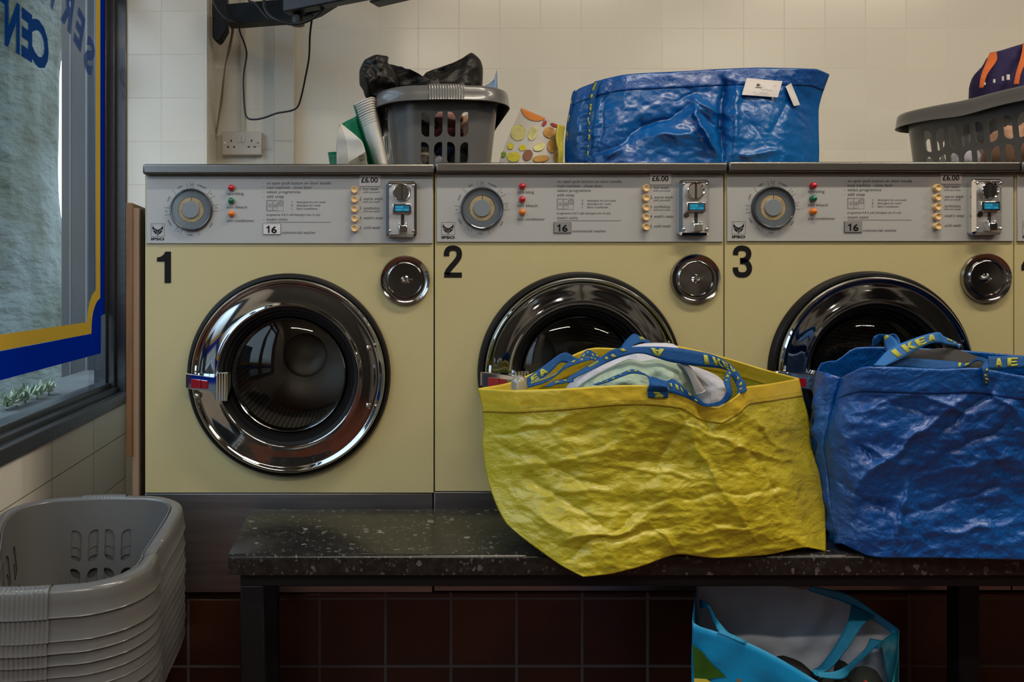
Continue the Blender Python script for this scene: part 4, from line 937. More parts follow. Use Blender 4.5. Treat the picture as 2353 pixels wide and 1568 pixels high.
def crease_fn(creases):
    """creases: (x0, y0, x1, y1, width px, height m) in picture px; positive pulls towards the viewer"""
    def f(px, py):
        tot = 0; jx = noise.noise(Vector((px*.016, py*.016, 1.3)))*16+noise.noise(Vector((px*.05, py*.05, 4.3)))*6; jy = noise.noise(Vector((px*.016, py*.016, 7.9)))*16; px += jx; py += jy
        for x0, y0, x1, y1, w_, h in creases:
            dx, dy = x1-x0, y1-y0; L2 = dx*dx+dy*dy; u = max(0, min(1, ((px-x0)*dx+(py-y0)*dy)/L2))
            ex, ey = px-(x0+dx*u), py-(y0+dy*u); d2 = ex*ex+ey*ey
            if d2 < w_*w_*7:
                fall = (sin(pi*min(1, max(0, u*.8+.1)))) ; tot += h*exp(-sqrt(d2)/w_*1.3)*fall
        return tot
    return f
def soft_bag(name, T, B, L, R, TB, BB, mats, label, cat, origin, bulge=.02, amp=.006, seed=0, creases=(), ns=150, ntt=90, hem=.12, hem_mat=None, thick=.0008, wr=9, dirn=(1, 1, 1.6), sharp=3, nb=40, backmat=0, LB=None, RB=None, hem_names='hem'):
    cf = crease_fn(creases)
    def disp(p, s, t, e=1.0):
        q_ = Vector((p.x*dirn[0], p.y*dirn[1], p.z*dirn[2]))
        r = (ridged(q_, wr*.55, seed, 4)-.62)*amp*1.3 + nz(q_, wr*.35, seed+9)*amp*1.5 + (ridged(q_, wr*2.4, seed+3, 2)-.6)*amp*.35
        edge = min(1, s*14)*min(1, (1-s)*14)
        return r*edge*(.35+.65*min(1, t*5))*e
    def front(s, t, o=0.0):
        px, py, d = coons(T, B, L, R, s, t)
        bl = bulge*(1-abs(2*s-1)**sharp)*(sin(pi*min(1, t*.9+.06)))**.8
        d1 = d-bl; p0 = P(px, py, d1); dd = d1-disp(p0, s, t)-cf(px, py)*min(1, s*16)*min(1, (1-s)*16)-o
        return P(px, py, dd)
    def back(s, t, o=0.0):
        px, py, d = coons(TB, BB, LB or L, RB or R, s, t); p0 = P(px, py, d)
        return P(px, py, d+disp(p0, s, t, .8)+bulge*.4*sin(pi*s)*sin(pi*t)+o)
    fsurf = MB()
    v = [front(i/ns, j/ntt) for j in range(ntt+1) for i in range(ns+1)]; n = ns+1
    fsurf.add(v, [(j*n+i, j*n+i+1, (j+1)*n+i+1, (j+1)*n+i) for j in range(ntt) for i in range(ns)])
    ob = nb; nn = nb+1
    v = [back(i/nb, j/ob) for j in range(ob+1) for i in range(nb+1)]
    fsurf.add(v, [(j*nn+i, j*nn+i+1, (j+1)*nn+i+1, (j+1)*nn+i) for j in range(ob) for i in range(nb)], backmat)
    # underside
    a = [front(i/nb, 1) for i in range(nb+1)]; b = [back(i/nb, 1) for i in range(nb+1)]
    fsurf.add(a+b, [(i, i+1, nn+i+1, nn+i) for i in range(nb)], backmat)
    root = thing(name, origin, label, cat)
    fsurf.build('bag_body', mats, root, smooth=True, angle=180, solid=thick, off=0)
    if hem:
        hm = MB(); nh = 14
        v = [front(i/ns, hem*j/nh, .0026 if 0 < j < nh else .0008) for j in range(nh+1) for i in range(ns+1)]
        hm.add(v, [(j*n+i, j*n+i+1, (j+1)*n+i+1, (j+1)*n+i) for j in range(nh) for i in range(ns)])
        v = [back(i/nb, hem*j/nh, -.0022 if 0 < j < nh else 0) for j in range(nh+1) for i in range(nb+1)]
        hm.add(v, [(j*nn+i, j*nn+i+1, (j+1)*nn+i+1, (j+1)*nn+i) for j in range(nh) for i in range(nb)])
        hm.build(hem_names, hem_mat or mats, root, smooth=True, angle=180, solid=.0008)
    return root, front, back

def onfront(px, py, fr_, o=.003):
    """closest surface point of a bag front to a picture point"""
    best = None
    s0, t0, st = .5, .4, .25
    for it in range(26):
        c = []
        for ds in (-st, 0, st):
            for dt in (-st, 0, st):
                s_, t_ = min(1, max(0, s0+ds)), min(1, max(0, t0+dt)); p = fr_(s_, t_, o); d = p.y+D0
                c.append(((CX+p.x*F/d-px)**2+(CY-(p.z-CZ)*F/d-py)**2, s_, t_))
        b = min(c); 
        if b[1] == s0 and b[2] == t0: st *= .6
        s0, t0 = b[1], b[2]
    return fr_(s0, t0, o)
LET = {'I': [[(0.30, 0), (.70, 0), (.70, 1), (.30, 1)]],
       'K': [[(0, 0), (.33, 0), (.33, 1), (0, 1)], [(.33, .38), (.62, 1), (1.02, 1), (.60, .52)], [(.33, .62), (.62, .60), (1.05, 0), (.66, 0)]],
       'E': [[(0, 0), (.34, 0), (.34, 1), (0, 1)], [(.34, 0), (.92, 0), (.92, .24), (.34, .24)], [(.34, .38), (.82, .38), (.82, .62), (.34, .62)], [(.34, .76), (.92, .76), (.92, 1), (.34, 1)]],
       'A': [[(0, 0), (.34, 0), (.62, 1), (.36, 1)], [(.72, 0), (1.08, 0), (.72, 1), (.50, 1)], [(.25, .2), (.80, .2), (.72, .45), (.36, .45)]]}
def strap(root, A, B, n=70, mats=('strap_blue', 'strap_yellow'), marks=(), thick=.0016, name='handle_strap', lift=.0013, both=False, fr=None):
    """webbing between two edge curves given as (px, py, d); marks: (kind, u0, u1, flip)"""
    cv = lambda p: P(*p) if p[2] > .2 else P(p[0], p[1], onfront(p[0], p[1], fr, .0).y+D0-p[2])
    a = catmull([cv(p) for p in A], n); b = catmull([cv(p) for p in B], n)
    def ev(u, v):
        x = max(0, min(n-1e-6, u*n)); i = int(x); f = x-i
        pa = a[i].lerp(a[i+1], f); pb = b[i].lerp(b[i+1], f); return pa.lerp(pb, v)
    def nrm(u, v):
        e = .01; n_ = (ev(min(1, u+e), v)-ev(max(0, u-e), v)).cross(ev(u, 1)-ev(u, 0)); n_.normalize()
        vd = ev(u, v)-Vector((0, -D0, CZ))
        return -n_ if n_.dot(vd) > 0 else n_
    mb = MB(); m = 4
    vs = [ev(k/n, j/m) for k in range(n+1) for j in range(m+1)]
    mb.add(vs, [(k*(m+1)+j, k*(m+1)+j+1, (k+1)*(m+1)+j+1, (k+1)*(m+1)+j) for k in range(n) for j in range(m)])
    pm = MB()
    def poly(pts, sub=6):
        # bilinear patch of a 4-gon in (u, v)
        g = []
        for i in range(sub+1):
            for j in range(3):
                s_, t_ = i/sub, j/2
                x = (pts[0][0]*(1-s_)+pts[1][0]*s_)*(1-t_)+(pts[3][0]*(1-s_)+pts[2][0]*s_)*t_
                y = (pts[0][1]*(1-s_)+pts[1][1]*s_)*(1-t_)+(pts[3][1]*(1-s_)+pts[2][1]*s_)*t_
                g.append(ev(x, y)+nrm(min(.99, max(.01, x)), y)*lift)
        pm.add(g, [(i*3+j, i*3+j+1, (i+1)*3+j+1, (i+1)*3+j) for i in range(sub) for j in range(2)])
    for kind, u0, u1, flip in marks:
        if kind == 'IKEA' or len(kind) <= 3 and kind.isupper():
            w_ = (u1-u0)/len(kind)
            for ci, ch in enumerate(kind):
                for pl in LET[ch]:
                    pts = []
                    for x, y in pl:
                        xx = u0+(ci+.06+x*.84)*w_; yy = .16+.68*y
                        if flip: xx = u0+u1-xx
                        else: yy = 1-yy
                        pts.append((xx, yy))
                    poly(pts)
        elif kind == 'hatch':
            k = 0; x = u0
            while x < u1: poly([(x, .12), (x+.006, .12), (x+.006, .5), (x, .5)], 1); x += .011
        elif kind == 'blot':
            rnd = random.Random(int(u0*1000)+flip)
            nb_l = max(3, int((u1-u0)*n*.22))
            for k in range(nb_l):
                x = u0+(u1-u0)*(k+rnd.uniform(.1, .6))/nb_l; w_ = rnd.uniform(1.1, 2.4)/n; h = rnd.uniform(.28, .48); y = rnd.uniform(.08, .9-h)
                poly([(x, y), (x+w_, y+.05), (x+w_*.8, min(.97, y+h)), (x-.004, min(.95, y+h*.8))], 2)
    o_ = len(mb.v); mb.v += pm.v; mb.f += [tuple(i+o_ for i in f) for f in pm.f]; mb.m += [1]*len(pm.f)
    return mb.build(name, list(mats), root, smooth=True, angle=60, solid=thick, off=0)
def pillow(name, outline, d, th, m, parent=None, origin=None, rings=9, seed=0, amp=.01, n=72, wr=10, tilt=0.0, center=None, curve=.5, backth=None):
    """soft lump grown from an outline given in picture px at distance d"""
    cl = list(outline)+[outline[0]]; pts = [interp(cl, k/n)[:2] for k in range(n)]
    cx = sum(p[0] for p in pts)/n; cy = sum(p[1] for p in pts)/n
    if center: cx, cy = center
    mb = MB(); vs = []; K = rings
    def ringpts(r, side):
        out = []
        for x, y in pts:
            X, Y = cx+(x-cx)*r, cy+(y-cy)*r; dd = d+tilt*(y-cy)/200
            h = (th if side < 0 else (backth or th))*(max(0, 1-r*r))**curve
            p = P(X, Y, dd); w_ = (ridged(p, wr, seed, 3)-.6)*amp*min(1, 3.5*(1-r)+.08)
            p.y += side*(h+w_); out.append(p)
        return out
    rs = [1-(k/K)**1.3 for k in range(K)]
    F_ = [ringpts(max(r, .02), -1) for r in rs]; B_ = [ringpts(max(r, .02), 1) for r in rs[1:]]
    allr = list(reversed(B_))+F_
    v = [p for r in allr for p in r]; R = len(allr)
    mb.add(v, [(j*n+k, j*n+(k+1) % n, (j+1)*n+(k+1) % n, (j+1)*n+k) for j in range(R-1) for k in range(n)])
    mb.add(allr[0], [tuple(range(n))]); mb.add(allr[-1], [tuple(range(n))])
    return mb

# ================================================================== yellow bag on the bench
Yp = [(1098, 893, 1.565), (1180, 897, 1.50), (1300, 893, 1.455), (1410, 886, 1.44), (1490, 886, 1.435), (1560, 897, 1.435), (1600, 925, 1.43), (1650, 936, 1.43), (1690, 912, 1.435), (1712, 890, 1.45), (1770, 882, 1.49), (1836, 870, 1.565)]
YpB = [(1340, 1326, 1.395), (1400, 1320, 1.400), (1470, 1303, 1.41), (1555, 1274, 1.432), (1640, 1283, 1.425), (1760, 1276, 1.432), (1850, 1258, 1.445), (1898, 1268, 1.465)]
YL = [(1098, 893, 1.565), (1108, 935, 1.56), (1112, 985, 1.555), (1108, 1020, 1.55), (1120, 1100, 1.53), (1140, 1160, 1.50), (1165, 1205, 1.47), (1215, 1247, 1.44), (1290, 1300, 1.41), (1340, 1326, 1.395)]
YR_ = [(1836, 870, 1.565), (1846, 915, 1.56), (1858, 960, 1.55), (1866, 1030, 1.54), (1884, 1090, 1.52), (1896, 1170, 1.50), (1897, 1230, 1.48), (1898, 1268, 1.465)]
YTB = [(1098, 893, 1.565), (1170, 880, 1.62), (1260, 842, 1.66), (1356, 800, 1.69), (1440, 802, 1.70), (1530, 792, 1.70), (1580, 800, 1.70), (1660, 820, 1.69), (1760, 850, 1.65), (1836, 870, 1.565)]
YBB = [(1340, 1326, 1.395), (1345, 1220, 1.56), (1380, 1189, 1.678), (1600, 1189, 1.678), (1800, 1189, 1.678), (1870, 1220, 1.58), (1898, 1268, 1.465)]
ycr = [(1480, 950, 1900, 1085, 10, .006), (1550, 940, 1740, 1250, 12, .007), (1700, 930, 1870, 1080, 9, .007), (1690, 950, 1800, 1200, 9, -.006), (1130, 1000, 1330, 950, 12, .006), (1120, 1010, 1420, 1130, 12, -.006), (1130, 1080, 1480, 1030, 9, .005), (1180, 1150, 1420, 1120, 9, .005), (1300, 1240, 1500, 1205, 9, .009), (1490, 1210, 1560, 1270, 12, .008), (1290, 1290, 1460, 1180, 8, -.006), (1200, 1100, 1390, 1210, 9, -.006), (1370, 1240, 1545, 1215, 9, -.008), (1640, 1000, 1720, 940, 10, .006), (1580, 950, 1500, 1100, 8, -.005), (1600, 935, 1650, 1010, 16, -.010), (1110, 1000, 1230, 990, 9, -.007), (1320, 1060, 1700, 1110, 7, .004), (1500, 1150, 1850, 1120, 8, -.005), (1560, 1230, 1820, 1200, 9, .005)]
yb_root, yfr, ybk = soft_bag('shopping_bag', Yp, YpB, YL, YR_, YTB, YBB, 'yellow_poly', 'large yellow woven plastic shopping bag full of washing, sagging on the bench', 'bag', (.54, -.25, zb),
    bulge=.030, amp=.0085, seed=2.3, creases=ycr, hem=.105, hem_mat='yellow_hem', dirn=(1, 1, 1.7), wr=11, ns=190, ntt=120)
# stitch lines along the hem
mb = MB()
for k, tt in enumerate((.080, .098)):
    for i in range(0, 150):
        s0 = (i+.1)/150; s1 = (i+.8)/150; p0, p1 = yfr(s0, tt, .0040), yfr(s1, tt, .0040); up = Vector((0, 0, .0006)); mb.add([p0-up, p1-up, p1+up, p0+up], [(0, 1, 2, 3)])
mb.build('stitching', 'strap_yellow', yb_root)
def S(lst, ox=1180, oy=760, k=4.057): return [(ox+x/k, oy+y/k, d) for x, y, d in lst]
# long front handle: from the right attachment over the washing to the left
strap(yb_root, S([(2175, 560, 1.44), (2140, 470, 1.45), (2060, 350, 1.47), (1900, 240, 1.49), (1700, 190, 1.50), (1450, 155, 1.51), (1200, 150, 1.52), (950, 170, 1.53), (830, 240, 1.54), (740, 300, 1.54), (640, 360, 1.53), (500, 445, 1.50)]),
      S([(2085, 600, 1.44), (2110, 520, 1.45), (2060, 420, 1.465), (1960, 360, 1.485), (1700, 330, 1.495), (1450, 290, 1.505), (1200, 215, 1.515), (1030, 240, 1.52), (870, 300, 1.53), (780, 345, 1.53), (660, 400, 1.52), (510, 470, 1.495)]),
      n=110, marks=(('IKEA', .17, .35, 1), ('A', .47, .52, 1), ('blot', .60, .74, 1), ('hatch', .78, .86, 1), ('blot', .02, .12, 2)))
# front short drop of the same webbing
strap(yb_root, S([(1245, 540, .006), (1250, 560, .008), (1255, 625, .006)]), S([(1445, 540, .008), (1445, 570, .009), (1440, 630, .007)]), n=10, marks=(('blot', .55, .9, 3),), fr=yfr)
strap(yb_root, S([(1250, 560, .009), (1265, 490, .012), (1240, 420, 1.46), (1120, 362, 1.47), (1000, 400, 1.47), (860, 460, 1.475), (740, 505, 1.48)]),
      S([(1440, 570, .011), (1420, 510, .018), (1290, 440, 1.46), (1130, 400, 1.465), (1010, 430, 1.465), (880, 480, 1.47), (790, 508, 1.475)]), n=60, marks=(('blot', .45, .95, 4),), fr=yfr)
strap(yb_root, S([(1290, 430, 1.45), (1420, 470, 1.438), (1500, 455, 1.43), (1620, 560, .014), (1740, 640, .012), (1800, 680, .012), (1930, 650, .012), (1985, 560, .014), (1960, 470, 1.43), (2000, 370, 1.445), (2060, 390, 1.45)]),
      S([(1350, 520, 1.425), (1440, 570, 1.424), (1540, 600, .012), (1640, 640, .013), (1730, 690, .013), (1820, 712, .013), (1960, 680, .013), (2035, 600, .013), (2020, 480, 1.428), (2030, 420, 1.442), (2070, 480, 1.448)]),
      n=90, marks=(('blot', .05, .4, 5), ('blot', .78, .9, 6)), fr=yfr)
strap(yb_root, S([(2060, 395, 1.45), (2150, 470, 1.443), (2175, 565, 1.436)]), S([(2060, 470, 1.45), (2085, 540, 1.44), (2085, 600, 1.434)]), n=16, marks=(('blot', .1, .8, 9),))
# left loops
strap(yb_root, S([(125, 440, 1.50), (280, 330, 1.535), (470, 205, 1.56), (600, 260, 1.57), (690, 180, 1.585), (800, 240, 1.60)]), S([(135, 535, 1.495), (330, 400, 1.53), (440, 300, 1.55), (560, 310, 1.56), (690, 235, 1.575), (790, 290, 1.59)]), n=60, marks=(('EA', .03, .2, 0), ('blot', .6, .98, 7)))
strap(yb_root, S([(125, 490, 1.488), (400, 390, 1.515), (520, 290, 1.54), (700, 245, 1.555), (790, 255, 1.56)]), S([(140, 535, 1.484), (330, 470, 1.50), (500, 350, 1.53), (700, 280, 1.55), (780, 285, 1.555)]), n=50, marks=(('hatch', .03, .28, 1), ('blot', .5, .95, 8)))
strap(yb_root, S([(300, 515, 1.475), (400, 465, 1.485), (560, 455, 1.49)]), S([(310, 530, 1.473), (420, 500, 1.48), (560, 480, 1.487)]), n=20, marks=(('blot', .3, .8, 2),))
strap(yb_root, S([(990, 175, 1.60), (1040, 100, 1.625), (1115, 32, 1.64), (1180, 55, 1.645), (1275, 100, 1.65)]), S([(1080, 165, 1.595), (1130, 130, 1.615), (1200, 110, 1.63), (1240, 115, 1.635), (1275, 125, 1.64)]), n=30, marks=(('blot', .55, .8, 2),))

# things in the yellow bag
def cloth(name, outl, d, th, m, label, cat, **kw):
    cx_ = sum(p[0] for p in outl)/len(outl); cy_ = max(p[1] for p in outl); o = P(cx_, cy_, d)
    mb = pillow(name, outl, d, th, m, **kw); ob = mb.build(name, m, smooth=True, angle=180, origin=o); tag(ob, label, cat); return ob
s2 = lambda L_: [(1180+x/4.057, 760+y/4.057) for x, y in L_]
cloth('folded_shirt', s2([(470, 560), (520, 490), (700, 370), (900, 280), (1050, 215), (1100, 150), (1220, 118), (1450, 115), (1540, 150), (1560, 230), (1520, 330), (1500, 420), (1560, 1500), (800, 1500)]), 1.60, .045, 'cloth_white', 'pale white garment bulging out of the top of the yellow bag', 'clothing', seed=4, amp=.012, wr=12, center=(1180+1050/4.057, 760+420/4.057))
cloth('folded_shirt', s2([(540, 600), (600, 520), (760, 420), (960, 310), (1080, 260), (1180, 290), (1330, 265), (1500, 300), (1600, 340), (1660, 460), (1720, 560), (1720, 760), (1690, 1680), (800, 1680), (700, 760)]), 1.545, .050, 'cloth_mint', 'pale mint green garment lying crumpled in the yellow bag under the strap', 'clothing', seed=8, amp=.028, wr=14, center=(1180+1150/4.057, 760+520/4.057))
fs_ = cloth('fitted_sheet', s2([(1530, 300), (1580, 310), (1740, 350), (1900, 420), (1980, 520), (1960, 640), (1960, 1600), (1700, 1600), (1690, 600), (1620, 430)]), 1.53, .030, 'cloth_white', 'white garment with a gathered elastic edge at the right of the yellow bag', 'clothing', seed=12, amp=.012, wr=12, center=(1180+1800/4.057, 760+520/4.057))
def elastic():
    a = catmull([P(*p) for p in S([(1545, 300, 1.512), (1600, 360, 1.502), (1650, 460, 1.496), (1700, 590, 1.492)])], 72)
    b = catmull([P(*p) for p in S([(1600, 300, 1.512), (1660, 350, 1.502), (1720, 450, 1.496), (1790, 560, 1.492)])], 72)
    mb = MB(); v = []
    for k in range(73):
        for j in range(5):
            p = a[k].lerp(b[k], j/4); p.y += (.0022 if k % 2 else -.0012)-.005*sin(pi*j/4); v.append(p-Vector(fs_.location)); 
    mb.add(v, [(k*5+j, k*5+j+1, (k+1)*5+j+1, (k+1)*5+j) for k in range(72) for j in range(4)]); return mb
elastic().build('elastic_edge', 'paper_white', fs_, smooth=True, angle=180, rel=False)
# clear bottle top
bt = thing('plastic_bottle', P(1193, 930, 1.535), 'clear plastic bottle top poking out at the left end of the yellow bag', 'bottle')
def bottle():
    c = P(1193, 893, 1.535); mb = MB(); n = 24; prof = [(.016, -.05), (.0165, -.005), (.0155, .012), (.012, .022), (.006, .0255), (.0005, .026)]
    v = [(c.x+r*cos(2*pi*k/n), c.y+r*sin(2*pi*k/n), c.z+z) for r, z in prof for k in range(n)]
    mb.add(v, [(i*n+k, i*n+(k+1) % n, (i+1)*n+(k+1) % n, (i+1)*n+k) for i in range(len(prof)-1) for k in range(n)]); return mb
bottle().build('cap', 'clear_plastic', bt, smooth=True, angle=180)

# ================================================================== blue bag on the bench
U = lambda L_, ox=1860, oy=750, k=4.773: [(ox+x/k, oy+y/k, d) for x, y, d in L_]
BT = [(1933, 868, 1.50), (1950, 858, 1.47), (1987, 843, 1.44), (2050, 843, 1.425), (2157, 848, 1.415), (2249, 846, 1.41), (2353, 864, 1.41), (2480, 866, 1.42), (2600, 850, 1.50)]
BB_ = [(1935, 1250, 1.46), (1990, 1276, 1.432), (2031, 1282, 1.425), (2150, 1282, 1.425), (2353, 1287, 1.42), (2500, 1285, 1.422), (2600, 1270, 1.46)]
BL = [(1933, 868, 1.50), (1915, 930, 1.51), (1898, 990, 1.51), (1893, 1030, 1.51), (1903, 1100, 1.50), (1912, 1180, 1.48), (1935, 1250, 1.46)]
BR = [(2600, 850, 1.50), (2610, 1000, 1.50), (2610, 1150, 1.49), (2600, 1270, 1.46)]
BTB = [(1878, 852, 1.60), (1889, 832, 1.62), (1925, 828, 1.66), (1961, 800, 1.69), (2009, 797, 1.70), (2100, 800, 1.70), (2209, 805, 1.69), (2353, 818, 1.69), (2500, 830, 1.68), (2600, 850, 1.50)]
BBB = [(1900, 1225, 1.58), (1915, 1192, 1.672), (2100, 1192, 1.672), (2400, 1192, 1.672), (2560, 1200, 1.66), (2600, 1270, 1.46)]
BLB = [(1878, 852, 1.60), (1872, 920, 1.61), (1866, 985, 1.61), (1874, 1060, 1.61), (1888, 1150, 1.60), (1900, 1225, 1.58)]
bcr = [(2230, 890, 1960, 1130, 16, .012), (2000, 920, 2200, 960, 10, -.006), (1940, 960, 2120, 900, 9, .006), (2290, 880, 2160, 1000, 12, -.010), (2110, 900, 2240, 960, 10, .008), (1930, 1000, 2100, 1080, 9, .006), (1960, 1010, 2010, 1060, 10, -.010), (2060, 1240, 2090, 1090, 12, .010), (2060, 1250, 2000, 1130, 10, -.006), (2160, 1050, 2350, 960, 10, -.007), (2120, 1090, 2353, 1040, 12, .006), (2090, 1180, 2353, 1110, 10, -.006), (2100, 1230, 2353, 1200, 10, .006), (2270, 890, 2353, 960, 9, .009), (2240, 1010, 2350, 1130, 10, -.006), (1900, 1090, 2060, 1190, 10, -.005)]
bb_root, bfr, bbk = soft_bag('shopping_bag', BT, BB_, BL, BR, BTB, BBB, 'blue_poly', 'large blue woven plastic shopping bag standing on the bench right of the yellow bag', 'bag', (1.15, -.22, zb),
    bulge=.022, amp=.0095, seed=5.1, creases=bcr, hem=.14, hem_mat='blue_poly', dirn=(1, 1, 1.5), wr=10, LB=BLB, ns=190, ntt=120)
# gusset at the left end: the folded side panel joining front and back
def gusset():
    mb = MB(); m, k_ = 16, 60; n = m+1; v = []
    for j in range(k_+1):
        t = j/k_
        a = bfr(0, t); b = bbk(0, t)
        lip = Vector((-.012, -.02, .002)) 
        for i in range(n):
            s_ = i/m; p = a.lerp(b, s_); fold = sin(pi*s_); p = p+Vector((-.026, -.018, 0))*fold*(1-.25*t)+Vector((0, 0, .006))*fold*max(0, 1-t*8)
            w_ = (ridged(p, 22, 3.3, 2)-.6)*.016*fold; p.x += w_; p.z += w_*.4*(1 if t > .04 else 0)
            v.append(p)
    mb.add(v, [(j*n+i, j*n+i+1, (j+1)*n+i+1, (j+1)*n+i) for j in range(k_) for i in range(m)]); return mb
gusset().build('side_panel', 'blue_poly', bb_root, smooth=True, angle=180, solid=.001)
sb = ('strap_light', 'strap_yellow')
strap(bb_root, U([(700, 430, 1.43), (880, 250, 1.47), (1100, 150, 1.49), (1300, 85, 1.51), (1420, 68, 1.52), (1470, 110, 1.54), (1600, 170, 1.57), (1645, 215, 1.59)]), U([(830, 435, 1.425), (1000, 360, 1.46), (1180, 260, 1.48), (1330, 190, 1.50), (1430, 185, 1.51), (1500, 200, 1.53), (1600, 215, 1.56), (1645, 250, 1.58)]), n=70, mats=sb, marks=(('IKEA', .10, .50, 0), ('blot', .74, .86, 4)))
strap(bb_root, U([(690, 225, 1.66), (700, 130, 1.655), (760, 92, 1.65), (860, 95, 1.62), (920, 120, 1.58), (990, 210, 1.54)]), U([(715, 228, 1.67), (760, 190, 1.66), (810, 130, 1.65), (815, 130, 1.625), (825, 220, 1.59), (850, 290, 1.55)]), n=40, mats=sb, marks=(('I', .52, .8, 0),))
strap(bb_root, U([(850, 100, 1.67), (930, 85, 1.665), (985, 140, 1.66), (1000, 210, 1.655)]), U([(870, 130, 1.67), (920, 120, 1.67), (950, 160, 1.665), (960, 215, 1.66)]), n=16, mats=sb)
strap(bb_root, U([(780, 420, 1.455), (1050, 350, 1.49), (1300, 365, 1.50), (1600, 390, 1.49), (1740, 410, 1.475), (1850, 345, 1.455), (1930, 360, 1.43), (1965, 430, 1.40), (1960, 540, .012), (1970, 650, .009)]), U([(780, 445, 1.45), (1050, 450, 1.48), (1300, 480, 1.49), (1600, 465, 1.48), (1720, 440, 1.465), (1830, 380, 1.45), (1905, 400, 1.425), (1890, 450, 1.398), (1905, 540, .012), (1900, 640, .009)]), fr=bfr, n=80, mats=('strap_blue', 'strap_yellow'), marks=(('I', .33, .40, 0), ('E', .42, .48, 0), ('blot', .86, .99, 3), ('blot', .80, .95, 5)))
strap(bb_root, U([(1960, 330, 1.47), (2100, 330, 1.47), (2353, 325, 1.47), (2600, 350, 1.47)]), U([(1970, 480, 1.46), (2100, 475, 1.46), (2353, 455, 1.46), (2600, 450, 1.46)]), n=30, mats=('strap_blue', 'strap_yellow'), marks=(('A', .18, .36, 0), ('E', .42, .6, 0)))
cloth('sweatshirt', [(1860+x/4.773, 750+y/4.773) for x, y in [(1080, 330), (1200, 250), (1330, 262), (1480, 238), (1620, 255), (1760, 310), (1900, 350), (2000, 420), (2000, 600), (1950, 2050), (1200, 2050), (1080, 520)]], 1.58, .06, 'cloth_grey', 'dark grey fleece garment showing in the opening of the blue bag on the bench', 'clothing', seed=21, amp=.014, wr=11, center=(1860+1500/4.773, 750+420/4.773))

# ================================================================== blue bag on top of washers 2 and 3
TT = [(1304, 291, 2.20), (1314, 218, 2.19), (1330, 204, 2.17), (1368, 189, 2.14), (1387, 182, 2.12), (1433, 172, 2.10), (1482, 168, 2.09), (1586, 163, 2.085), (1650, 159, 2.085), (1740, 155.5, 2.085), (1829, 157, 2.10), (1877, 159, 2.13), (1906, 171, 2.16)]
TT = TT[1:]
zl2 = LT[1]+.001
pyat = lambda z, d: CY-(z-CZ)*F/d
TL = [(1314, 218, 2.19), (1306, 270, 2.19), (1299, 320, 2.185), (1298, 360, 2.18), (1302, pyat(zl2, 2.17), 2.17)]
TR = [(1906, 171, 2.16), (1889, 218, 2.165), (1881, 250, 2.165), (1881, 300, 2.16), (1882, 350, 2.15), (1880, pyat(zl2, 2.14), 2.14)]
TBm = [(1302, pyat(zl2, 2.17), 2.17), (1400, pyat(zl2, 2.07), 2.07), (1600, pyat(zl2, 2.04), 2.04), (1800, pyat(zl2, 2.06), 2.06), (1880, pyat(zl2, 2.14), 2.14)]
TTB = [(1314, 218, 2.19), (1330, 210, 2.25), (1400, 200, 2.30), (1600, 185, 2.32), (1800, 182, 2.28), (1906, 171, 2.16)]
TBB = [(1302, pyat(zl2, 2.17), 2.17), (1330, pyat(zl2, 2.30), 2.30), (1600, pyat(zl2, 2.36), 2.36), (1850, pyat(zl2, 2.30), 2.30), (1880, pyat(zl2, 2.14), 2.14)]
tcr = [(1390, 345, 1600, 235, 16, -.028), (1400, 370, 1440, 320, 9, .018), (1590, 240, 1640, 360, 12, .035), (1660, 180, 1655, 380, 11, -.050), (1580, 225, 1650, 260, 10, .020), (1550, 230, 1600, 215, 8, -.015), (1440, 175, 1440, 250, 20, .008), (1480, 320, 1600, 300, 26, .020), (1700, 355, 1800, 350, 10, .014), (1700, 250, 1760, 330, 12, -.008), (1400, 190, 1380, 350, 8, -.012), (1690, 170, 1690, 370, 16, .018), (1820, 220, 1780, 300, 12, -.010), (1340, 200, 1320, 360, 8, .010), (1610, 260, 1650, 300, 9, -.020)]
tb_root, tfr, tbk = soft_bag('shopping_bag', TT, TBm, TL, TR, TTB, TBB, 'blue_poly_light', 'large blue woven shopping bag with a white paper label, on washing machines 2 and 3', 'bag', (.92, .40, zl2),
    bulge=.02, amp=.010, seed=11.7, creases=tcr, hem=.16, hem_mat='blue_poly', wr=9, ns=180, ntt=80)
strap(tb_root, [(1366, 188, 2.128), (1356, 215, 2.120), (1352, 250, 2.115), (1348, 290, 2.11), (1350, 330, 2.105), (1342, 372, 2.10)], [(1382, 184, 2.120), (1370, 215, 2.112), (1362, 250, 2.108), (1357, 290, 2.105), (1358, 330, 2.10), (1350, 372, 2.095)], n=40, marks=(('hatch', .03, .16, 0), ('blot', .2, .95, 3), ('blot', .3, .99, 7)))
strap(tb_root, [(1316, 212, 2.183), (1309, 250, 2.18), (1301, 300, 2.18), (1307, 340, 2.175), (1313, 375, 2.17)], [(1322, 206, 2.18), (1314, 250, 2.175), (1306, 300, 2.175), (1312, 340, 2.17), (1318, 375, 2.165)], n=30, marks=(('hatch', .5, .8, 0), ('blot', .1, .95, 9)))
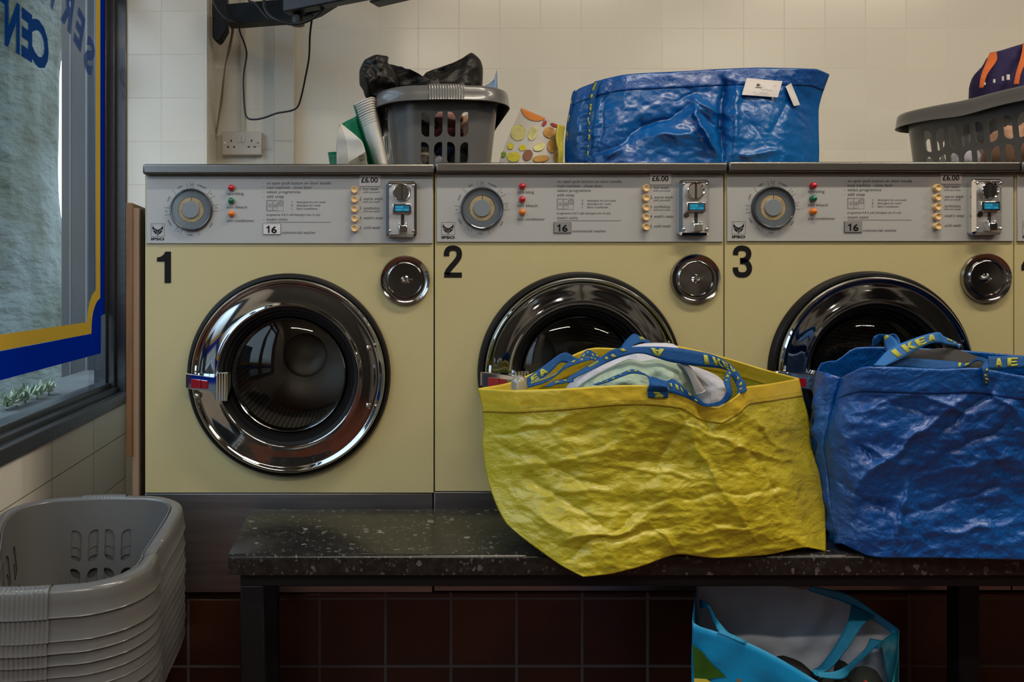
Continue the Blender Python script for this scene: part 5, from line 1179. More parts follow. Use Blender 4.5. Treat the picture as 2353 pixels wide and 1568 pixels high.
def sticker(name, quad, mats, root, nu=8, o=.003, y_off=0):
    cs = [onfront(x, y, tfr, o) for x, y in quad]; ym = min(c.y for c in cs)-y_off
    cs = [P(x, y, (c.y*.6+ym*.4)+D0-.004) for (x, y), c in zip(quad, cs)]
    mb = MB(); v = []
    for j in range(nu+1):
        for i in range(nu+1):
            a = cs[0].lerp(cs[1], i/nu); b = cs[3].lerp(cs[2], i/nu); p = a.lerp(b, j/nu); p.y += .0016*sin(3*i/nu)*cos(4*j/nu); v.append(p)
    n = nu+1; mb.add(v, [(j*n+i, j*n+i+1, (j+1)*n+i+1, (j+1)*n+i) for j in range(nu) for i in range(nu)])
    return mb, cs
mb, cs = sticker('paper_label', [(1716, 179), (1798, 186.5), (1787, 224), (1704.5, 218)], None, tb_root)
def onlab(u, v, o=.0025):
    p = cs[0].lerp(cs[1], u).lerp(cs[3].lerp(cs[2], u), v); p.y -= o; return p
lab = mb.build('paper_label', 'paper_white', tb_root, solid=.0004)
pm = MB()
def scrawl(u0, u1, v, h, w_, n, seed, slope=0.0):
    # unreadable handwriting: one thin zigzag line
    rnd = random.Random(seed); p = [(u0+(u1-u0)*k/n, v+slope*k/n+rnd.uniform(-h, h)) for k in range(n+1)]
    for (a, b), (c, d) in zip(p, p[1:]): pm.add([onlab(a, b-w_), onlab(c, d-w_), onlab(c, d+w_), onlab(a, b+w_)], [(0, 1, 2, 3)])
for a in ((.30, .48, .50, .022, .020, 14, 1), (.46, .80, .62, .030, .006, 24, 4), (.28, .36, .80, .025, .005, 8, 5), (.46, .70, .80, .025, .006, 18, 6), (.34, .74, .92, .020, .004, 22, 7), (.78, .87, .33, .020, .006, 8, 8)): scrawl(*a)
scrawl(.44, .60, .38, .004, .004, 8, 9, .16)
pm.add([onlab(.30, .33), onlab(.35, .28), onlab(.40, .34), onlab(.44, .36), onlab(.38, .40), onlab(.33, .38)], [(0, 1, 2, 3, 4, 5)])
pm.build('label_writing', 'print_grey', tb_root)
mb, _c = sticker('tape_strip', [(1805, 199), (1818, 190.5), (1838, 241), (1824, 244)], None, tb_root, o=.003); mb.build('white_tape', 'paper_white', tb_root, solid=.0005)
# ================================================================== things on the lids
zl1 = LT[0]+.001
# black nylon bag draped over the basket
def c4(L_): return [(460+x/3.18, y/3.18) for x, y in L_]
o = P(1000, 200, 2.3)
nb_ = pillow('b', c4([(1162, 560), (1165, 510), (1200, 440), (1285, 402), (1375, 418), (1372, 455), (1395, 495), (1430, 540), (1450, 600), (1440, 660), (1400, 710), (1335, 742), (1270, 730), (1210, 715), (1190, 660), (1165, 620)]), 2.22, .07, None, seed=3, amp=.05, wr=11, n=110, rings=14, curve=.65)
n2_ = pillow('b', c4([(1350, 470), (1400, 500), (1500, 540), (1610, 572), (1650, 530), (1740, 495), (1850, 458), (1930, 420), (1985, 385), (2045, 435), (2066, 500), (2062, 640), (2040, 800), (1500, 800), (1380, 700), (1330, 600)]), 2.30, .07, None, seed=6, amp=.055, wr=9, n=130, rings=14, curve=.6, center=(460+1700/3.18, 640/3.18))
o0 = len(nb_.v); nb_.v += n2_.v; nb_.f += [tuple(i+o0 for i in f) for f in n2_.f]; nb_.m += n2_.m
blk = nb_.build('nylon_bag', 'black_nylon', smooth=True, angle=180, origin=tuple(o)); tag(blk, 'crumpled black nylon bag draped over the basket of clothes', 'bag')
# clothes in that basket (seen through the slots)
bz = LT[1]+.004
def lump(name, c, r, m, label, seed, amp=.35):
    mb = MB(); n, k = 28, 16; v = []
    for j in range(k+1):
        th = pi*j/k
        for i in range(n):
            a = 2*pi*i/n; u = Vector((sin(th)*cos(a), sin(th)*sin(a), cos(th))); q_ = 1+amp*(ridged(u*1.0, 2.2, seed, 3)-.6)
            v.append((c[0]+r[0]*u.x*q_, c[1]+r[1]*u.y*q_, c[2]+r[2]*u.z*q_))
    mb.add(v, [(j*n+i, j*n+(i+1) % n, (j+1)*n+(i+1) % n, (j+1)*n+i) for j in range(k) for i in range(n)])
    ob = mb.build(name, m, smooth=True, angle=180, origin=(c[0], c[1], c[2]-r[2])); tag(ob, label, 'clothing'); return ob
lump('crumpled_shirt', (.172, .42, bz+.165), (.045, .050, .045), 'cloth_grey', 'grey garment behind the upper left slot of the basket on washers 1 and 2', 1)
lump('crumpled_shirt', (.228, .42, bz+.190), (.055, .050, .028), 'cloth_pink', 'pink garment behind the upper middle slots of the basket on washers 1 and 2', 2)
lump('crumpled_shirt', (.240, .42, bz+.145), (.060, .052, .028), 'cloth_maroon', 'dark red garment behind the upper slots, under the pink one', 3)
lump('crumpled_shirt', (.305, .42, bz+.150), (.035, .050, .050), 'cloth_peach', 'peach garment behind the upper right slot of the basket on washers 1 and 2', 4)
lump('crumpled_towel', (.165, .42, bz+.068), (.045, .060, .038), 'cloth_cream', 'speckled cream towel behind the lower left slots of the basket', 5)
lump('crumpled_towel', (.215, .41, bz+.050), (.020, .045, .032), 'cloth_white', 'white cloth behind the lower middle slots of the basket', 6)
lump('crumpled_shirt', (.235, .43, bz+.090), (.030, .050, .022), 'cloth_navy', 'navy cloth squeezed between the slots of the basket on washers 1 and 2', 8)
lump('crumpled_shirt', (.290, .42, bz+.066), (.055, .055, .055), 'cloth_black', 'black garment behind the lower right slots of the basket', 7)
lump('clothes_bundle', (.228, .58, bz+.105), (.105, .13, .10), 'cloth_grey', 'dark bundle of washing filling the middle of the basket on washers 1 and 2', 9)
cb = MB(); a, b, c_, d_ = P(1141, 160, 2.52), P(1142, 215, 2.52), P(1105, 215, 2.52), P(1120, 195, 2.52)
mbp = pillow('p', [(1141.5, 159), (1143, 180), (1142, 240), (1112, 240), (1112, 200), (1125, 192), (1137, 180)], 2.27, .006, None, n=40, rings=5, amp=.004)
cp_ = mbp.build('plastic_packet', 'clear_blue', smooth=True, angle=180, origin=tuple(P(1130, 240, 2.27))); tag(cp_, 'thin clear blue plastic packet sticking up behind the basket of clothes', 'packet')
mbp = MB().add([P(1120, 352, 2.44), P(1129, 358, 2.44), P(1127, 405, 2.44), P(1112, 405, 2.44)], [(0, 1, 2, 3)]).build('plastic_wrapper', 'blue_poly', solid=.004, origin=tuple(P(1120, 405, 2.44))); tag(mbp, 'small blue plastic scrap at the right foot of the basket of clothes', 'wrapper')

# striped green-lined shopping bag
C9 = lambda L_: [(740+x/9.8, 220+y/9.8, d) for x, y, d in L_]
sg = thing('shopping_bag', P(830, 400, 2.12), 'white shopping bag with brown stripes and green lining left of the basket of clothes', 'bag')
def sheet(A, B, mats, root, name, n=40, m=24, stripes=None, solid=.0015, smooth=True, bow=0.0, ripple=0.0, extra=()):
    """ruled sheet between two edge curves; stripes: list of (v0, v1) bands in the second material"""
    a = catmull([P(*p) for p in A], n); b = catmull([P(*p) for p in B], n); mb = MB()
    vs = [j/m for j in range(m+1)]
    if stripes: vs = sorted(set(vs+[x for s_ in stripes for x in s_]))
    v = []
    for k in range(n+1):
        for t in vs:
            p = a[k].lerp(b[k], t); p = p+Vector((0, -bow*sin(pi*t)*sin(pi*k/n)+ripple*nz(p, 22, 4), 0)); v.append(p)
    w_ = len(vs)
    for k in range(n):
        for j in range(w_-1):
            mid = (vs[j]+vs[j+1])/2; mi = 1 if stripes and any(s_[0] < mid < s_[1] for s_ in stripes) else 0
            mb.add([], [], 0); mb.f.append((k*w_+j, k*w_+j+1, (k+1)*w_+j+1, (k+1)*w_+j)); mb.m.append(mi)
    mb.v = [tuple(p) for p in v]
    mats = list(mats)
    for pts, em in extra:
        if em not in mats: mats.append(em)
        mb.add(pts, [tuple(range(len(pts)))], mats.index(em))
    return mb.build(name, mats, root, smooth=smooth, angle=60, solid=solid, off=0), lambda u, t: a[min(n, int(u*n))].lerp(b[min(n, int(u*n))], t)
bot = lambda px, d: (740*0+px, pyat(zl1, d), d)
# right, taller panel: rim at the top, stripes running across
st = [(0.012+k*.030, .012+k*.030+(.009 if k < 6 else .005)) for k in range(10)]
sheet([(740+720/9.8, 220+205/9.8, 2.17), (740+900/9.8, 220+110/9.8, 2.15), (740+1100/9.8, 220+30/9.8, 2.145), (740+1190/9.8, 220+50/9.8, 2.17)],
      [(740+1330/9.8, pyat(zl1, 2.13), 2.13), (740+1420/9.8, pyat(zl1, 2.10), 2.10), (740+1530/9.8, pyat(zl1, 2.10), 2.10), (740+1570/9.8, pyat(zl1, 2.16), 2.16)], ['bag_white', 'stripe_brown'], sg, 'rear_panel', n=40, m=20, stripes=st, ripple=.004)
sheet([(740+705/9.8, 220+215/9.8, 2.172), (740+720/9.8, 220+205/9.8, 2.168), (740+745/9.8, 220+225/9.8, 2.165)], [(740+1270/9.8, pyat(zl1, 2.14), 2.14), (740+1325/9.8, pyat(zl1, 2.128), 2.128), (740+1345/9.8, pyat(zl1, 2.126), 2.126)], ['green_lining'], sg, 'green_edge', n=6)
# gusset / lining between the panels
sheet([(740+430/9.8, 220+640/9.8, 2.12), (740+620/9.8, 220+540/9.8, 2.15), (740+810/9.8, 220+435/9.8, 2.175)], [(740+1050/9.8, pyat(zl1, 2.10), 2.10), (740+1150/9.8, pyat(zl1, 2.15), 2.15), (740+1310/9.8, pyat(zl1, 2.17), 2.17)], ['green_lining'], sg, 'green_lining', n=30, m=20, ripple=.012)
# left panel, stripes running down
TLp = [(740+395/9.8, 220+655/9.8, 2.10), (740+345/9.8, 220+900/9.8, 2.085), (740+325/9.8, 220+1200/9.8, 2.08), (740+330/9.8, pyat(zl1, 2.08), 2.08)]
TRp = [(740+440/9.8, 220+640/9.8, 2.12), (740+780/9.8, 220+920/9.8, 2.07), (740+950/9.8, 220+1150/9.8, 2.06), (740+1080/9.8, pyat(zl1, 2.06), 2.06)]
st = [(k*.045, k*.045+.013) for k in range(9)]
_, lp = sheet(TLp, TRp, ['bag_white', 'stripe_brown'], sg, 'front_panel', n=40, m=20, stripes=st, ripple=.006)
tri = [P(740+600/9.8, 220+1495/9.8, 2.035), P(740+985/9.8, 220+1260/9.8, 2.045), P(740+1010/9.8, 220+1400/9.8, 2.045), P(740+1000/9.8, pyat(zl1, 2.04), 2.04), P(740+600/9.8, pyat(zl1, 2.035), 2.035)]
MB().add(tri, [(0, 1, 2, 3, 4)]).build('olive_print', 'bag_olive', sg, solid=.001)
tx = MB()
for s_, px_, py_, sz in (('SSA', 825, 364, 8.5), ('SSV', 827, 371.5, 8.0)):
    v, f = text_px(s_, px_, py_, sz, rot=.25, offset=.02); tx.add([P(x, y, 2.035) for x, y in v], f)
tx.build('printed_lettering', 'print_black', sg)
sheet([(740+130/9.8, 220+1275/9.8, 2.14), (740+330/9.8, 220+1262/9.8, 2.14)], [(740+250/9.8, pyat(zl1, 2.14), 2.14), (740+340/9.8, pyat(zl1, 2.13), 2.13)], ['green_lining'], sg, 'green_corner', n=6, m=6, ripple=.006)

# fruit-patterned bag
fb = thing('shopping_bag', P(1220, 400, 2.2), 'white shopping bag printed with fruit slices, leaning left of the blue bag on the lids', 'bag')
C3 = lambda x, y, d: (1080+x/3.677, 60+y/3.677, d)
PL, PR = [], []
fruit_l = ([C3(432, 690, 2.24), C3(340, 900, 2.22), C3(250, 1135, 2.20), (1080+205/3.677, pyat(zl2, 2.20), 2.20)], [C3(628, 780, 2.17), C3(560, 900, 2.16), C3(420, 1135, 2.15), (1080+390/3.677, pyat(zl2, 2.15), 2.15)])
fruit_r = ([C3(622, 778, 2.172), C3(550, 930, 2.16), C3(412, 1138, 2.15), (1080+380/3.677, pyat(zl2, 2.15), 2.15)], [C3(760, 835, 2.20), C3(775, 950, 2.18), C3(770, 1100, 2.16), (1080+765/3.677, pyat(zl2, 2.16), 2.16)])
def depth_grid(AB):
    a = catmull([P(*p) for p in AB[0]], 60); b = catmull([P(*p) for p in AB[1]], 60); out = []
    for p0, p1 in zip(a, b):
        for k in range(41):
            p = p0.lerp(p1, k/40); d = p.y+D0; out.append((CX+p.x*F/d, CY-(p.z-CZ)*F/d, d))
    return out
GL, GR = depth_grid(fruit_l), depth_grid(fruit_r)
def blotch(px, py, rx, ry, rot, m, d, name='fruit_print', a0=0, a1=2*pi):
    c_, q_ = cos(rot), sin(rot); n = 26; pts = []
    for k in range(n):
        t = a0+(a1-a0)*k/(n-1 if a1-a0 < 6 else n); x, y = rx*cos(t), ry*sin(t); X, Y = C3(px+x*c_-y*q_, py+x*q_+y*c_, d)[:2]; pts.append(P(X, Y, d))
    # follow the panel: slope between the two sheets
    return pts
def put(px, py, rx, ry, rot, m, left=True, **k):
    G_ = GL if left else GR
    def dep(X, Y): return min(((x-X)**2+(y-Y)**2, d) for x, y, d in G_)[1]-.003
    pts = []
    for p in blotch(px, py, rx, ry, rot, m, 2.0, **k):
        X, Y = CX+p.x*F/2.0, CY-(p.z-CZ)*F/2.0; pts.append(P(X, Y, dep(X, Y)))
    (PL if left else PR).append((pts, m))
put(535, 735, 112, 45, .40, 'fruit_orange', a0=0.0, a1=pi); put(535, 735, 100, 62, .40, 'fruit_orange', a0=0.05, a1=pi-.05)
put(408, 900, 66, 68, 0, 'fruit_lemon'); put(343, 1013, 26, 27, 0, 'fruit_yellow'); put(445, 1028, 32, 26, 0, 'fruit_yellow'); put(370, 1105, 56, 42, 0, 'fruit_yellow'); put(283, 1085, 22, 24, 0, 'fruit_green'); put(530, 905, 34, 62, .3, 'fruit_lemon')
for a in ((629, 822, 16, 26, .5, 'fruit_red'), (712, 838, 34, 14, .4, 'fruit_red'), (672, 900, 52, 46, .2, 'fruit_amber'), (585, 1020, 52, 34, -.4, 'fruit_lemon'), (700, 1010, 48, 62, .2, 'fruit_amber'), (488, 1090, 40, 48, .5, 'fruit_brown'), (600, 1120, 70, 28, -.1, 'fruit_amber'), (740, 1110, 36, 40, 0, 'fruit_amber')): put(*a, left=False)
fl, fle = sheet([C3(432, 690, 2.24), C3(340, 900, 2.22), C3(250, 1135, 2.20), (1080+205/3.677, pyat(zl2, 2.20), 2.20)], [C3(628, 780, 2.17), C3(560, 900, 2.16), C3(420, 1135, 2.15), (1080+390/3.677, pyat(zl2, 2.15), 2.15)], ['fruit_white'], fb, 'left_panel', ripple=.0, smooth=False, solid=.0006, extra=PL)
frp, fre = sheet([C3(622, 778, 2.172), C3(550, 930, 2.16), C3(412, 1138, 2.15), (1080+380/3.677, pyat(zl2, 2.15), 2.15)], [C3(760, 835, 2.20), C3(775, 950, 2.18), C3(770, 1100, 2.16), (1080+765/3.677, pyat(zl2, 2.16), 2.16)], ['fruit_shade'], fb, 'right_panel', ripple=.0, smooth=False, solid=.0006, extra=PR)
sheet([C3(740, 832, 2.15), C3(725, 950, 2.135), C3(745, 1060, 2.13), C3(740, 1200, 2.13)], [C3(798, 848, 2.17), C3(785, 950, 2.15), C3(785, 1060, 2.14), C3(775, 1200, 2.14)], ['handle_yellow'], fb, 'yellow_handle', n=20, m=8, ripple=.01, solid=.004)

# purple bag with orange handles in the right basket
pb = thing('shopping_bag', P(2320, 300, 2.40), 'dark purple shopping bag with orange handles lying in the basket on washing machine 3', 'bag')
pbm = pillow('p', [(2233, 200), (2237, 180), (2245, 165), (2262, 148), (2278, 122), (2300, 116), (2353, 100), (2400, 96), (2470, 120), (2490, 180), (2480, 240), (2400, 262), (2240, 262)], 2.42, .07, None, n=60, seed=15, amp=.02, wr=9)
pbm.build('bag_body', 'purple_cloth', pb, smooth=True, angle=180)
k5 = lambda x, y, d: (2200+x/4.9, 80+y/4.9, d)
sheet([k5(365, 205, 2.40), k5(310, 340, 2.345), k5(262, 470, 2.34), k5(245, 600, 2.34)], [k5(440, 190, 2.395), k5(440, 290, 2.34), k5(335, 450, 2.333), k5(290, 600, 2.333)], ['orange_strap'], pb, 'orange_handle', n=24, m=6, solid=.002)
sheet([k5(735, 100, 2.40), k5(720, 220, 2.345), k5(660, 420, 2.335), k5(630, 560, 2.335)], [k5(800, 90, 2.395), k5(790, 260, 2.34), k5(720, 420, 2.328), k5(690, 560, 2.328)], ['orange_strap'], pb, 'orange_handle', n=24, m=6, solid=.002)
for x, y, w_, h_ in ((572, 447, 30, 60), (512, 467, 16, 50), (415, 500, 18, 40), (300, 535, 30, 30)):
    p0, p1 = P(*k5(x-w_/2, y, 2.338)), P(*k5(x+w_/2, y+h_, 2.338)); MB().box(p0.x, p1.x, p0.y-.001, p0.y+.002, p1.z, p0.z).build('white_lettering', 'paper_white', pb)
lump('crumpled_towel', (1.93, .50, LT[2]+.10), (.07, .12, .09), 'cloth_peach', 'peach towel seen through the slots of the basket on washing machine 3', 14)
lump('crumpled_towel', (1.87, .62, LT[2]+.075), (.05, .06, .065), 'cloth_white', 'white towel at the far end inside the basket on washing machine 3', 16)

# ================================================================== television arm, cables, socket
Q = lambda x, y, d: P(460+x/3.18, y/3.18, d)
tv = thing('television_bracket', P(490, 30, 2.72), 'black metal television wall bracket at the top left corner above washing machine 1', 'bracket')
def qbox(pts, dy, name, m='black_paint', bevel=.003):
    """plate outlined in the picture plane, given a thickness dy"""
    n = len(pts); f_ = [Q(*p) for p in pts]; v = f_+[p+Vector((0, dy, 0)) for p in f_]
    MB().add(v, [tuple(range(n)), tuple(range(2*n-1, n-1, -1))]+[(i, i+n, (i+1) % n+n, (i+1) % n) for i in range(n)]).build(name, m, tv, bevel=bevel)
qbox([(86, -40, 2.68), (190, -40, 2.68), (194, 210, 2.68), (150, 285, 2.68), (128, 303, 2.68), (88, 268, 2.68)], .05, 'wall_plate')
qbox([(180, 28, 2.60), (470, 5, 2.45), (660, -10, 2.40), (880, -30, 2.36), (1000, 0, 2.34), (880, 75, 2.36), (760, 120, 2.38), (680, 132, 2.40), (300, 165, 2.55), (200, 170, 2.60)], .06, 'arm')
def piv():
    mb = MB(); c = Q(715, 60, 2.36); n = 24
    for (r, z0, z1) in ((.012, -.10, .055), (.020, -.112, -.086)):
        v = [(c.x+r*cos(2*pi*k/n), c.y+r*sin(2*pi*k/n), c.z+.06+z) for z in (z0, z1) for k in range(n)]
        mb.add(v, [(k, (k+1) % n, n+(k+1) % n, n+k) for k in range(n)]+[tuple(range(n))[::-1], tuple(range(n, 2*n))])
    return mb
piv().build('pivot', 'black_plastic', tv, smooth=True, angle=40)
qbox([(845, -10, 2.335), (890, -10, 2.335), (878, 32, 2.335), (852, 24, 2.335)], .002, 'yellow_tag', 'handle_yellow', 0)
tvs = thing('television', P(900, -120, 2.15), 'underside of a black television on the wall bracket, mostly above the photo', 'television')
a = [Q(870, -12, 2.33), Q(1540, -8, 2.22), Q(1540, 0, 2.22), Q(1275, 21, 2.20), Q(1225, -2, 2.22), Q(1030, -6, 2.28), Q(900, -6, 2.32)]
zt_ = .55
mbt = MB(); n = len(a); v = a+[p+Vector((0, .0, zt_)) for p in a]
p0, p1 = Q(800, -6, 2.36), Q(1560, -2, 2.16)
def slab(a_, b_, th, z0, z1, name, m):
    dr = Vector((b_.x-a_.x, b_.y-a_.y, 0)).normalized(); nn = Vector((-dr.y, dr.x, 0))*th
    MB().add([(p.x, p.y, z) for z in (z0, z1) for p in (a_, b_, b_+nn, a_+nn)], [(0, 3, 2, 1), (4, 5, 6, 7), (0, 1, 5, 4), (1, 2, 6, 5), (2, 3, 7, 6), (3, 0, 4, 7)]).build(name, m, tvs, bevel=.004)
zq = Q(1270, 20, 2.20).z
slab(Q(1235, 0, 2.20), Q(1560, 0, 2.12), .05, zq, zq+.5, 'screen_body', 'black_plastic')
slab(Q(600, 0, 2.34), Q(1235, 0, 2.20), .04, zq+.022, zq+.5, 'screen_rear', 'black_plastic')
def cable(pts, r, m, label, name='cable', cat='cable'):
    pp = catmull([Q(*p) for p in pts], 14*len(pts)); mb = MB().tube(pp, r, 8); ob = mb.build(name, m, smooth=True, angle=180, origin=tuple(pp[-1])); tag(ob, label, cat)
cable([(280, 165, 2.56), (290, 230, 2.58), (330, 340, 2.62), (338, 410, 2.65), (318, 540, 2.66), (316, 640, 2.66), (325, 800, 2.66), (345, 862, 2.65), (400, 873, 2.64), (470, 860, 2.63), (560, 828, 2.62), (660, 810, 2.60), (712, 780, 2.58), (740, 700, 2.56), (770, 560, 2.52), (795, 420, 2.48), (802, 260, 2.42), (815, 150, 2.40), (826, 90, 2.38)], .0032, 'cable_black', 'long black cable hanging in a loop below the television bracket')
cable([(468, -40, 2.40), (470, 50, 2.38), (510, 115, 2.36), (580, 155, 2.34), (680, 176, 2.33), (780, 155, 2.32), (860, 105, 2.31), (915, 40, 2.31), (940, -30, 2.31)], .0048, 'cable_black', 'thick black cable curving in front of the bracket arm')
cable([(350, -30, 2.46), (360, 8, 2.45), (400, 25, 2.44), (440, 70, 2.43), (490, 130, 2.42), (520, 152, 2.42), (575, 152, 2.43)], .0040, 'cable_black', 'short black cable looping over the left half of the bracket arm')
cable([(80, -40, 2.58), (110, 40, 2.56), (160, 110, 2.55), (215, 150, 2.545), (290, 180, 2.56)], .0040, 'cable_black', 'black cable running down the wall plate to the bracket arm')
cable([(246, 160, 2.70), (240, 240, 2.74), (215, 370, 2.77), (182, 490, 2.79), (160, 720, 2.80), (130, 900, 2.81), (100, 1080, 2.81), (80, 1230, 2.80)], .0028, 'cord_beige', 'thin beige cord running down the corner beside the socket', 'cord', 'cord')
cable([(232, 190, 2.72), (228, 260, 2.75), (200, 390, 2.78), (172, 560, 2.80), (148, 760, 2.81), (122, 940, 2.815), (90, 1120, 2.815), (74, 1230, 2.80)], .0022, 'cord_beige', 'second thin beige cord twisted beside the first one in the corner', 'cord', 'cord')
so = thing('wall_socket', P(555, 331, 2.83), 'double wall socket with two switches on the wall above washing machine 1', 'socket')
def sbox(x0, y0, x1, y1, ya, yb_, name, m, bevel=0):
    a_, b_ = Q(x0, y0, 2.83-ya), Q(x1, y1, 2.83-ya); return MB().box(a_.x, b_.x, a_.y, YB-yb_, b_.z, a_.z).build(name, m, so, bevel=bevel)
sbox(158, 960, 448, 1132, .030, 0, 'face_plate', 'socket_white', .003)
for x in (277, 304): sbox(x, 992, x+21, 1040, .033, .031, 'switch', 'socket_white', .0012)
sl = MB()
for x0, y0, x1, y1 in ((222, 1020, 231, 1037), (371, 1020, 380, 1037), (197, 1069, 212, 1079), (241, 1069, 256, 1079), (347, 1069, 362, 1079), (391, 1069, 406, 1079)):
    a_, b_ = Q(x0, y0, 2.7995), Q(x1, y1, 2.7995); sl.box(a_.x, b_.x, a_.y, a_.y+.002, b_.z, a_.z)
sl.build('pin_holes', 'dark_slot', so)
for x in (182, 421):
    c_ = Q(x, 1044, 2.7995); MB().lathe(c_.x, c_.z, [(.0035, c_.y), (.003, c_.y-.0008), (.0003, c_.y-.0008)], 14).build('screw', 'chrome_dark', so)
def wbox(px0, px1, py0, py1, dep, name, m, label=None):
    d = YB+D0-dep; a_, b_ = P(px0, py0, d), P(px1, py1, d); return MB().box(a_.x, b_.x, YB-dep, YB-.0005, b_.z, min(a_.z, ZC-.01))
struct(wbox(629, 676.5, -500, 420, .05, 't', 'paint_white').build('trim_3', 'paint_white', bevel=.003))
struct(wbox(552, 563, -500, 303, .012, 't', 'paint_white').build('trim_4', 'paint_white', bevel=.002))

# ================================================================== cyan bag under the bench
cyb = thing('shopping_bag', (.86, -.25, 0), 'bright blue shopping bag with grey lining standing open on the floor under the bench', 'bag')
G = lambda x, y, d: (1500+x/2.7585, 1300+y/2.7585, d)
fz = lambda z, d: CY-(z-CZ)*F/d
# corners (picture px, distance) of the rim: near left, far left, far right, near right
def sh(A, B, mt, nm, **k): return sheet(A, B, [mt], cyb, nm, **k)
nL, fL, fR, nR = G(250, 355, 1.42), G(268, 130, 1.60), G(1557, 412, 1.60), G(1500, 800, 1.40)
zf = .002
fR_b = (2066, fz(zf, 1.60), 1.60); fL_b = (1600, fz(zf, 1.60), 1.60); nL_b = (1590, fz(zf, 1.42), 1.42); nR_b = (2050, fz(zf, 1.40), 1.40)
# back panel: grey inside
sh([fL, G(620, 90, 1.62), G(1000, 150, 1.62), G(1240, 195, 1.62), G(1410, 305, 1.61), fR], [fL_b, (1800, fz(zf, 1.60), 1.60), (1900, fz(zf, 1.60), 1.60), (2000, fz(zf, 1.60), 1.60), (2040, fz(zf, 1.60), 1.60), fR_b], 'grey_lining', 'rear_panel', n=50, m=40, ripple=.012)
sh([G(1000, 130, 1.612), G(1240, 185, 1.612), G(1410, 298, 1.602), G(1560, 402, 1.594)], [G(990, 160, 1.612), G(1240, 245, 1.612), G(1400, 345, 1.602), G(1530, 438, 1.594)], 'cyan_poly', 'rim_binding', n=30, m=4, solid=.003)
# front panel
sh([nL, G(320, 390, 1.415), G(600, 490, 1.40), G(800, 590, 1.39), G(1050, 739, 1.38), G(1300, 860, 1.38), nR], [nL_b, (1640, fz(zf, 1.40), 1.40), (1720, fz(zf, 1.39), 1.39), (1800, fz(zf, 1.38), 1.38), (1880, fz(zf, 1.38), 1.38), (1960, fz(zf, 1.38), 1.38), nR_b], 'cyan_poly', 'front_panel', n=50, m=24, ripple=.008)
# sides
sh([fL, G(262, 250, 1.50), nL], [fL_b, (1592, fz(zf, 1.50), 1.50), nL_b], 'cyan_poly', 'left_side', n=14, m=20, ripple=.004)
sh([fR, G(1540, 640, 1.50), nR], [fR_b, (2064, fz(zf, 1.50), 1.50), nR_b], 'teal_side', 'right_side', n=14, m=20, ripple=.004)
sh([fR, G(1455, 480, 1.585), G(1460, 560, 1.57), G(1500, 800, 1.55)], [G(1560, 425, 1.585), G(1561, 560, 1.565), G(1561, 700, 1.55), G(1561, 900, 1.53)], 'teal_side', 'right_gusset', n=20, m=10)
# leaf print on the front
lf = [(250, 480), (262, 510), (310, 545), (360, 610), (420, 665), (470, 712), (430, 708), (350, 722), (262, 712)]
MB().add([P(*G(x, y, 1.408-.02*(x-250)/800)) for x, y in lf], [tuple(range(len(lf)))]).build('leaf_print', 'leaf_green', cyb)
yl = [(262, 716), (340, 720), (400, 760), (380, 900), (262, 900)]
MB().add([P(*G(x, y, 1.407-.02*(x-250)/800)) for x, y in yl], [tuple(range(len(yl)))]).build('yellow_print', 'fruit_yellow', cyb)
MB().add([P(*G(x, y, 1.395)) for x, y in ((530, 718), (560, 716), (564, 760), (526, 760))], [(0, 1, 2, 3)]).build('olive_mark', 'bag_olive', cyb)
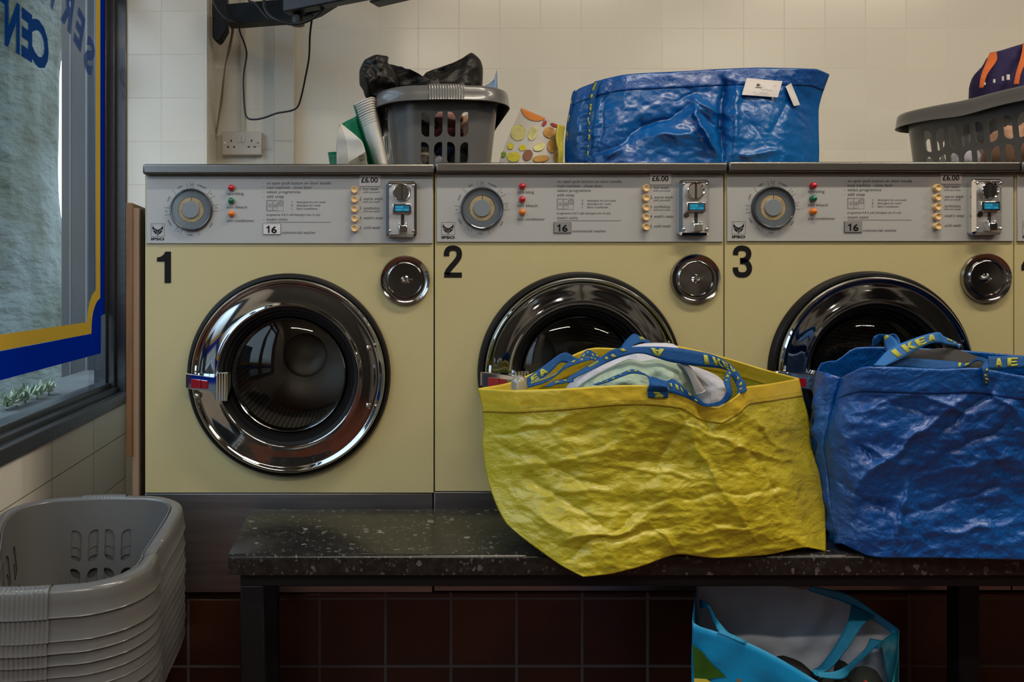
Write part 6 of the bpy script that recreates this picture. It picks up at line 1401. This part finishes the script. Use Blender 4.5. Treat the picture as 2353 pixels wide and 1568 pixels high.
# handles
sheet([G(1260, 250, 1.605), G(1230, 370, 1.56), G(1150, 520, 1.53), G(1060, 640, 1.50), G(1015, 665, 1.48), G(1020, 690, 1.46)], [G(1405, 320, 1.60), G(1330, 380, 1.55), G(1230, 530, 1.52), G(1130, 650, 1.49), G(1050, 690, 1.47), G(1060, 705, 1.45)], ['cyan_strap'], cyb, 'handle', n=40, m=4, solid=.003)
sheet([G(1380, 465, 1.56), G(1340, 540, 1.53), G(1250, 620, 1.50), G(1160, 670, 1.47), G(1040, 680, 1.46)], [G(1455, 480, 1.56), G(1350, 575, 1.525), G(1260, 660, 1.495), G(1200, 720, 1.465), G(1050, 712, 1.455)], ['cyan_strap'], cyb, 'handle', n=40, m=4, solid=.003)
sheet([G(1380, 463, 1.562), G(1355, 525, 1.555)], [G(1458, 478, 1.562), G(1440, 530, 1.555)], ['cyan_strap'], cyb, 'handle_tab', n=4, m=4, solid=.003)
sheet([G(300, 215, 1.56), G(345, 240, 1.52), G(400, 330, 1.47), G(480, 430, 1.42), G(600, 500, 1.405)], [G(300, 268, 1.555), G(350, 272, 1.515), G(390, 360, 1.465), G(420, 420, 1.418), G(520, 482, 1.403)], ['cyan_strap'], cyb, 'handle', n=30, m=4, solid=.003)
sheet([G(425, 403, 1.412), G(600, 485, 1.402)], [G(412, 428, 1.408), G(585, 500, 1.398)], ['cyan_strap'], cyb, 'handle_tab', n=4, m=4, solid=.003)
def cl2(nm, pts, d, th, m, label, **k): return cloth(nm, [G(x, y, 0)[:2] for x, y in pts], d, th, m, label, 'clothing', **k)
cl2('dark_garment', [(760, 600), (850, 578), (950, 620), (1060, 740), (1080, 1000), (700, 1000), (680, 760)], 1.50, .04, 'cloth_black', 'black garment at the left of the open bag under the bench', seed=31, amp=.012)
cl2('dark_garment', [(1040, 720), (1080, 690), (1150, 680), (1220, 715), (1250, 860), (1240, 1000), (1040, 1000)], 1.49, .03, 'cloth_olive', 'dark olive garment in the middle of the open bag under the bench', seed=33, amp=.012)
cl2('dark_garment', [(1240, 720), (1300, 650), (1360, 640), (1420, 670), (1455, 760), (1460, 1000), (1220, 1000)], 1.50, .03, 'cloth_olive', 'dark garment with a red spot at the right of the open bag under the bench', seed=35, amp=.012)
cl2('dark_garment', [(1160, 680), (1180, 600), (1235, 625), (1240, 720), (1200, 760)], 1.56, .02, 'cloth_black', 'small black garment tip standing between the handles of the bag under the bench', seed=36, amp=.01)
cl2('red_sock', [(1335, 760), (1350, 728), (1375, 755), (1370, 800), (1340, 800)], 1.455, .008, 'cloth_red', 'small red cloth on top of the dark garment in the bag under the bench', n=24, amp=.003)
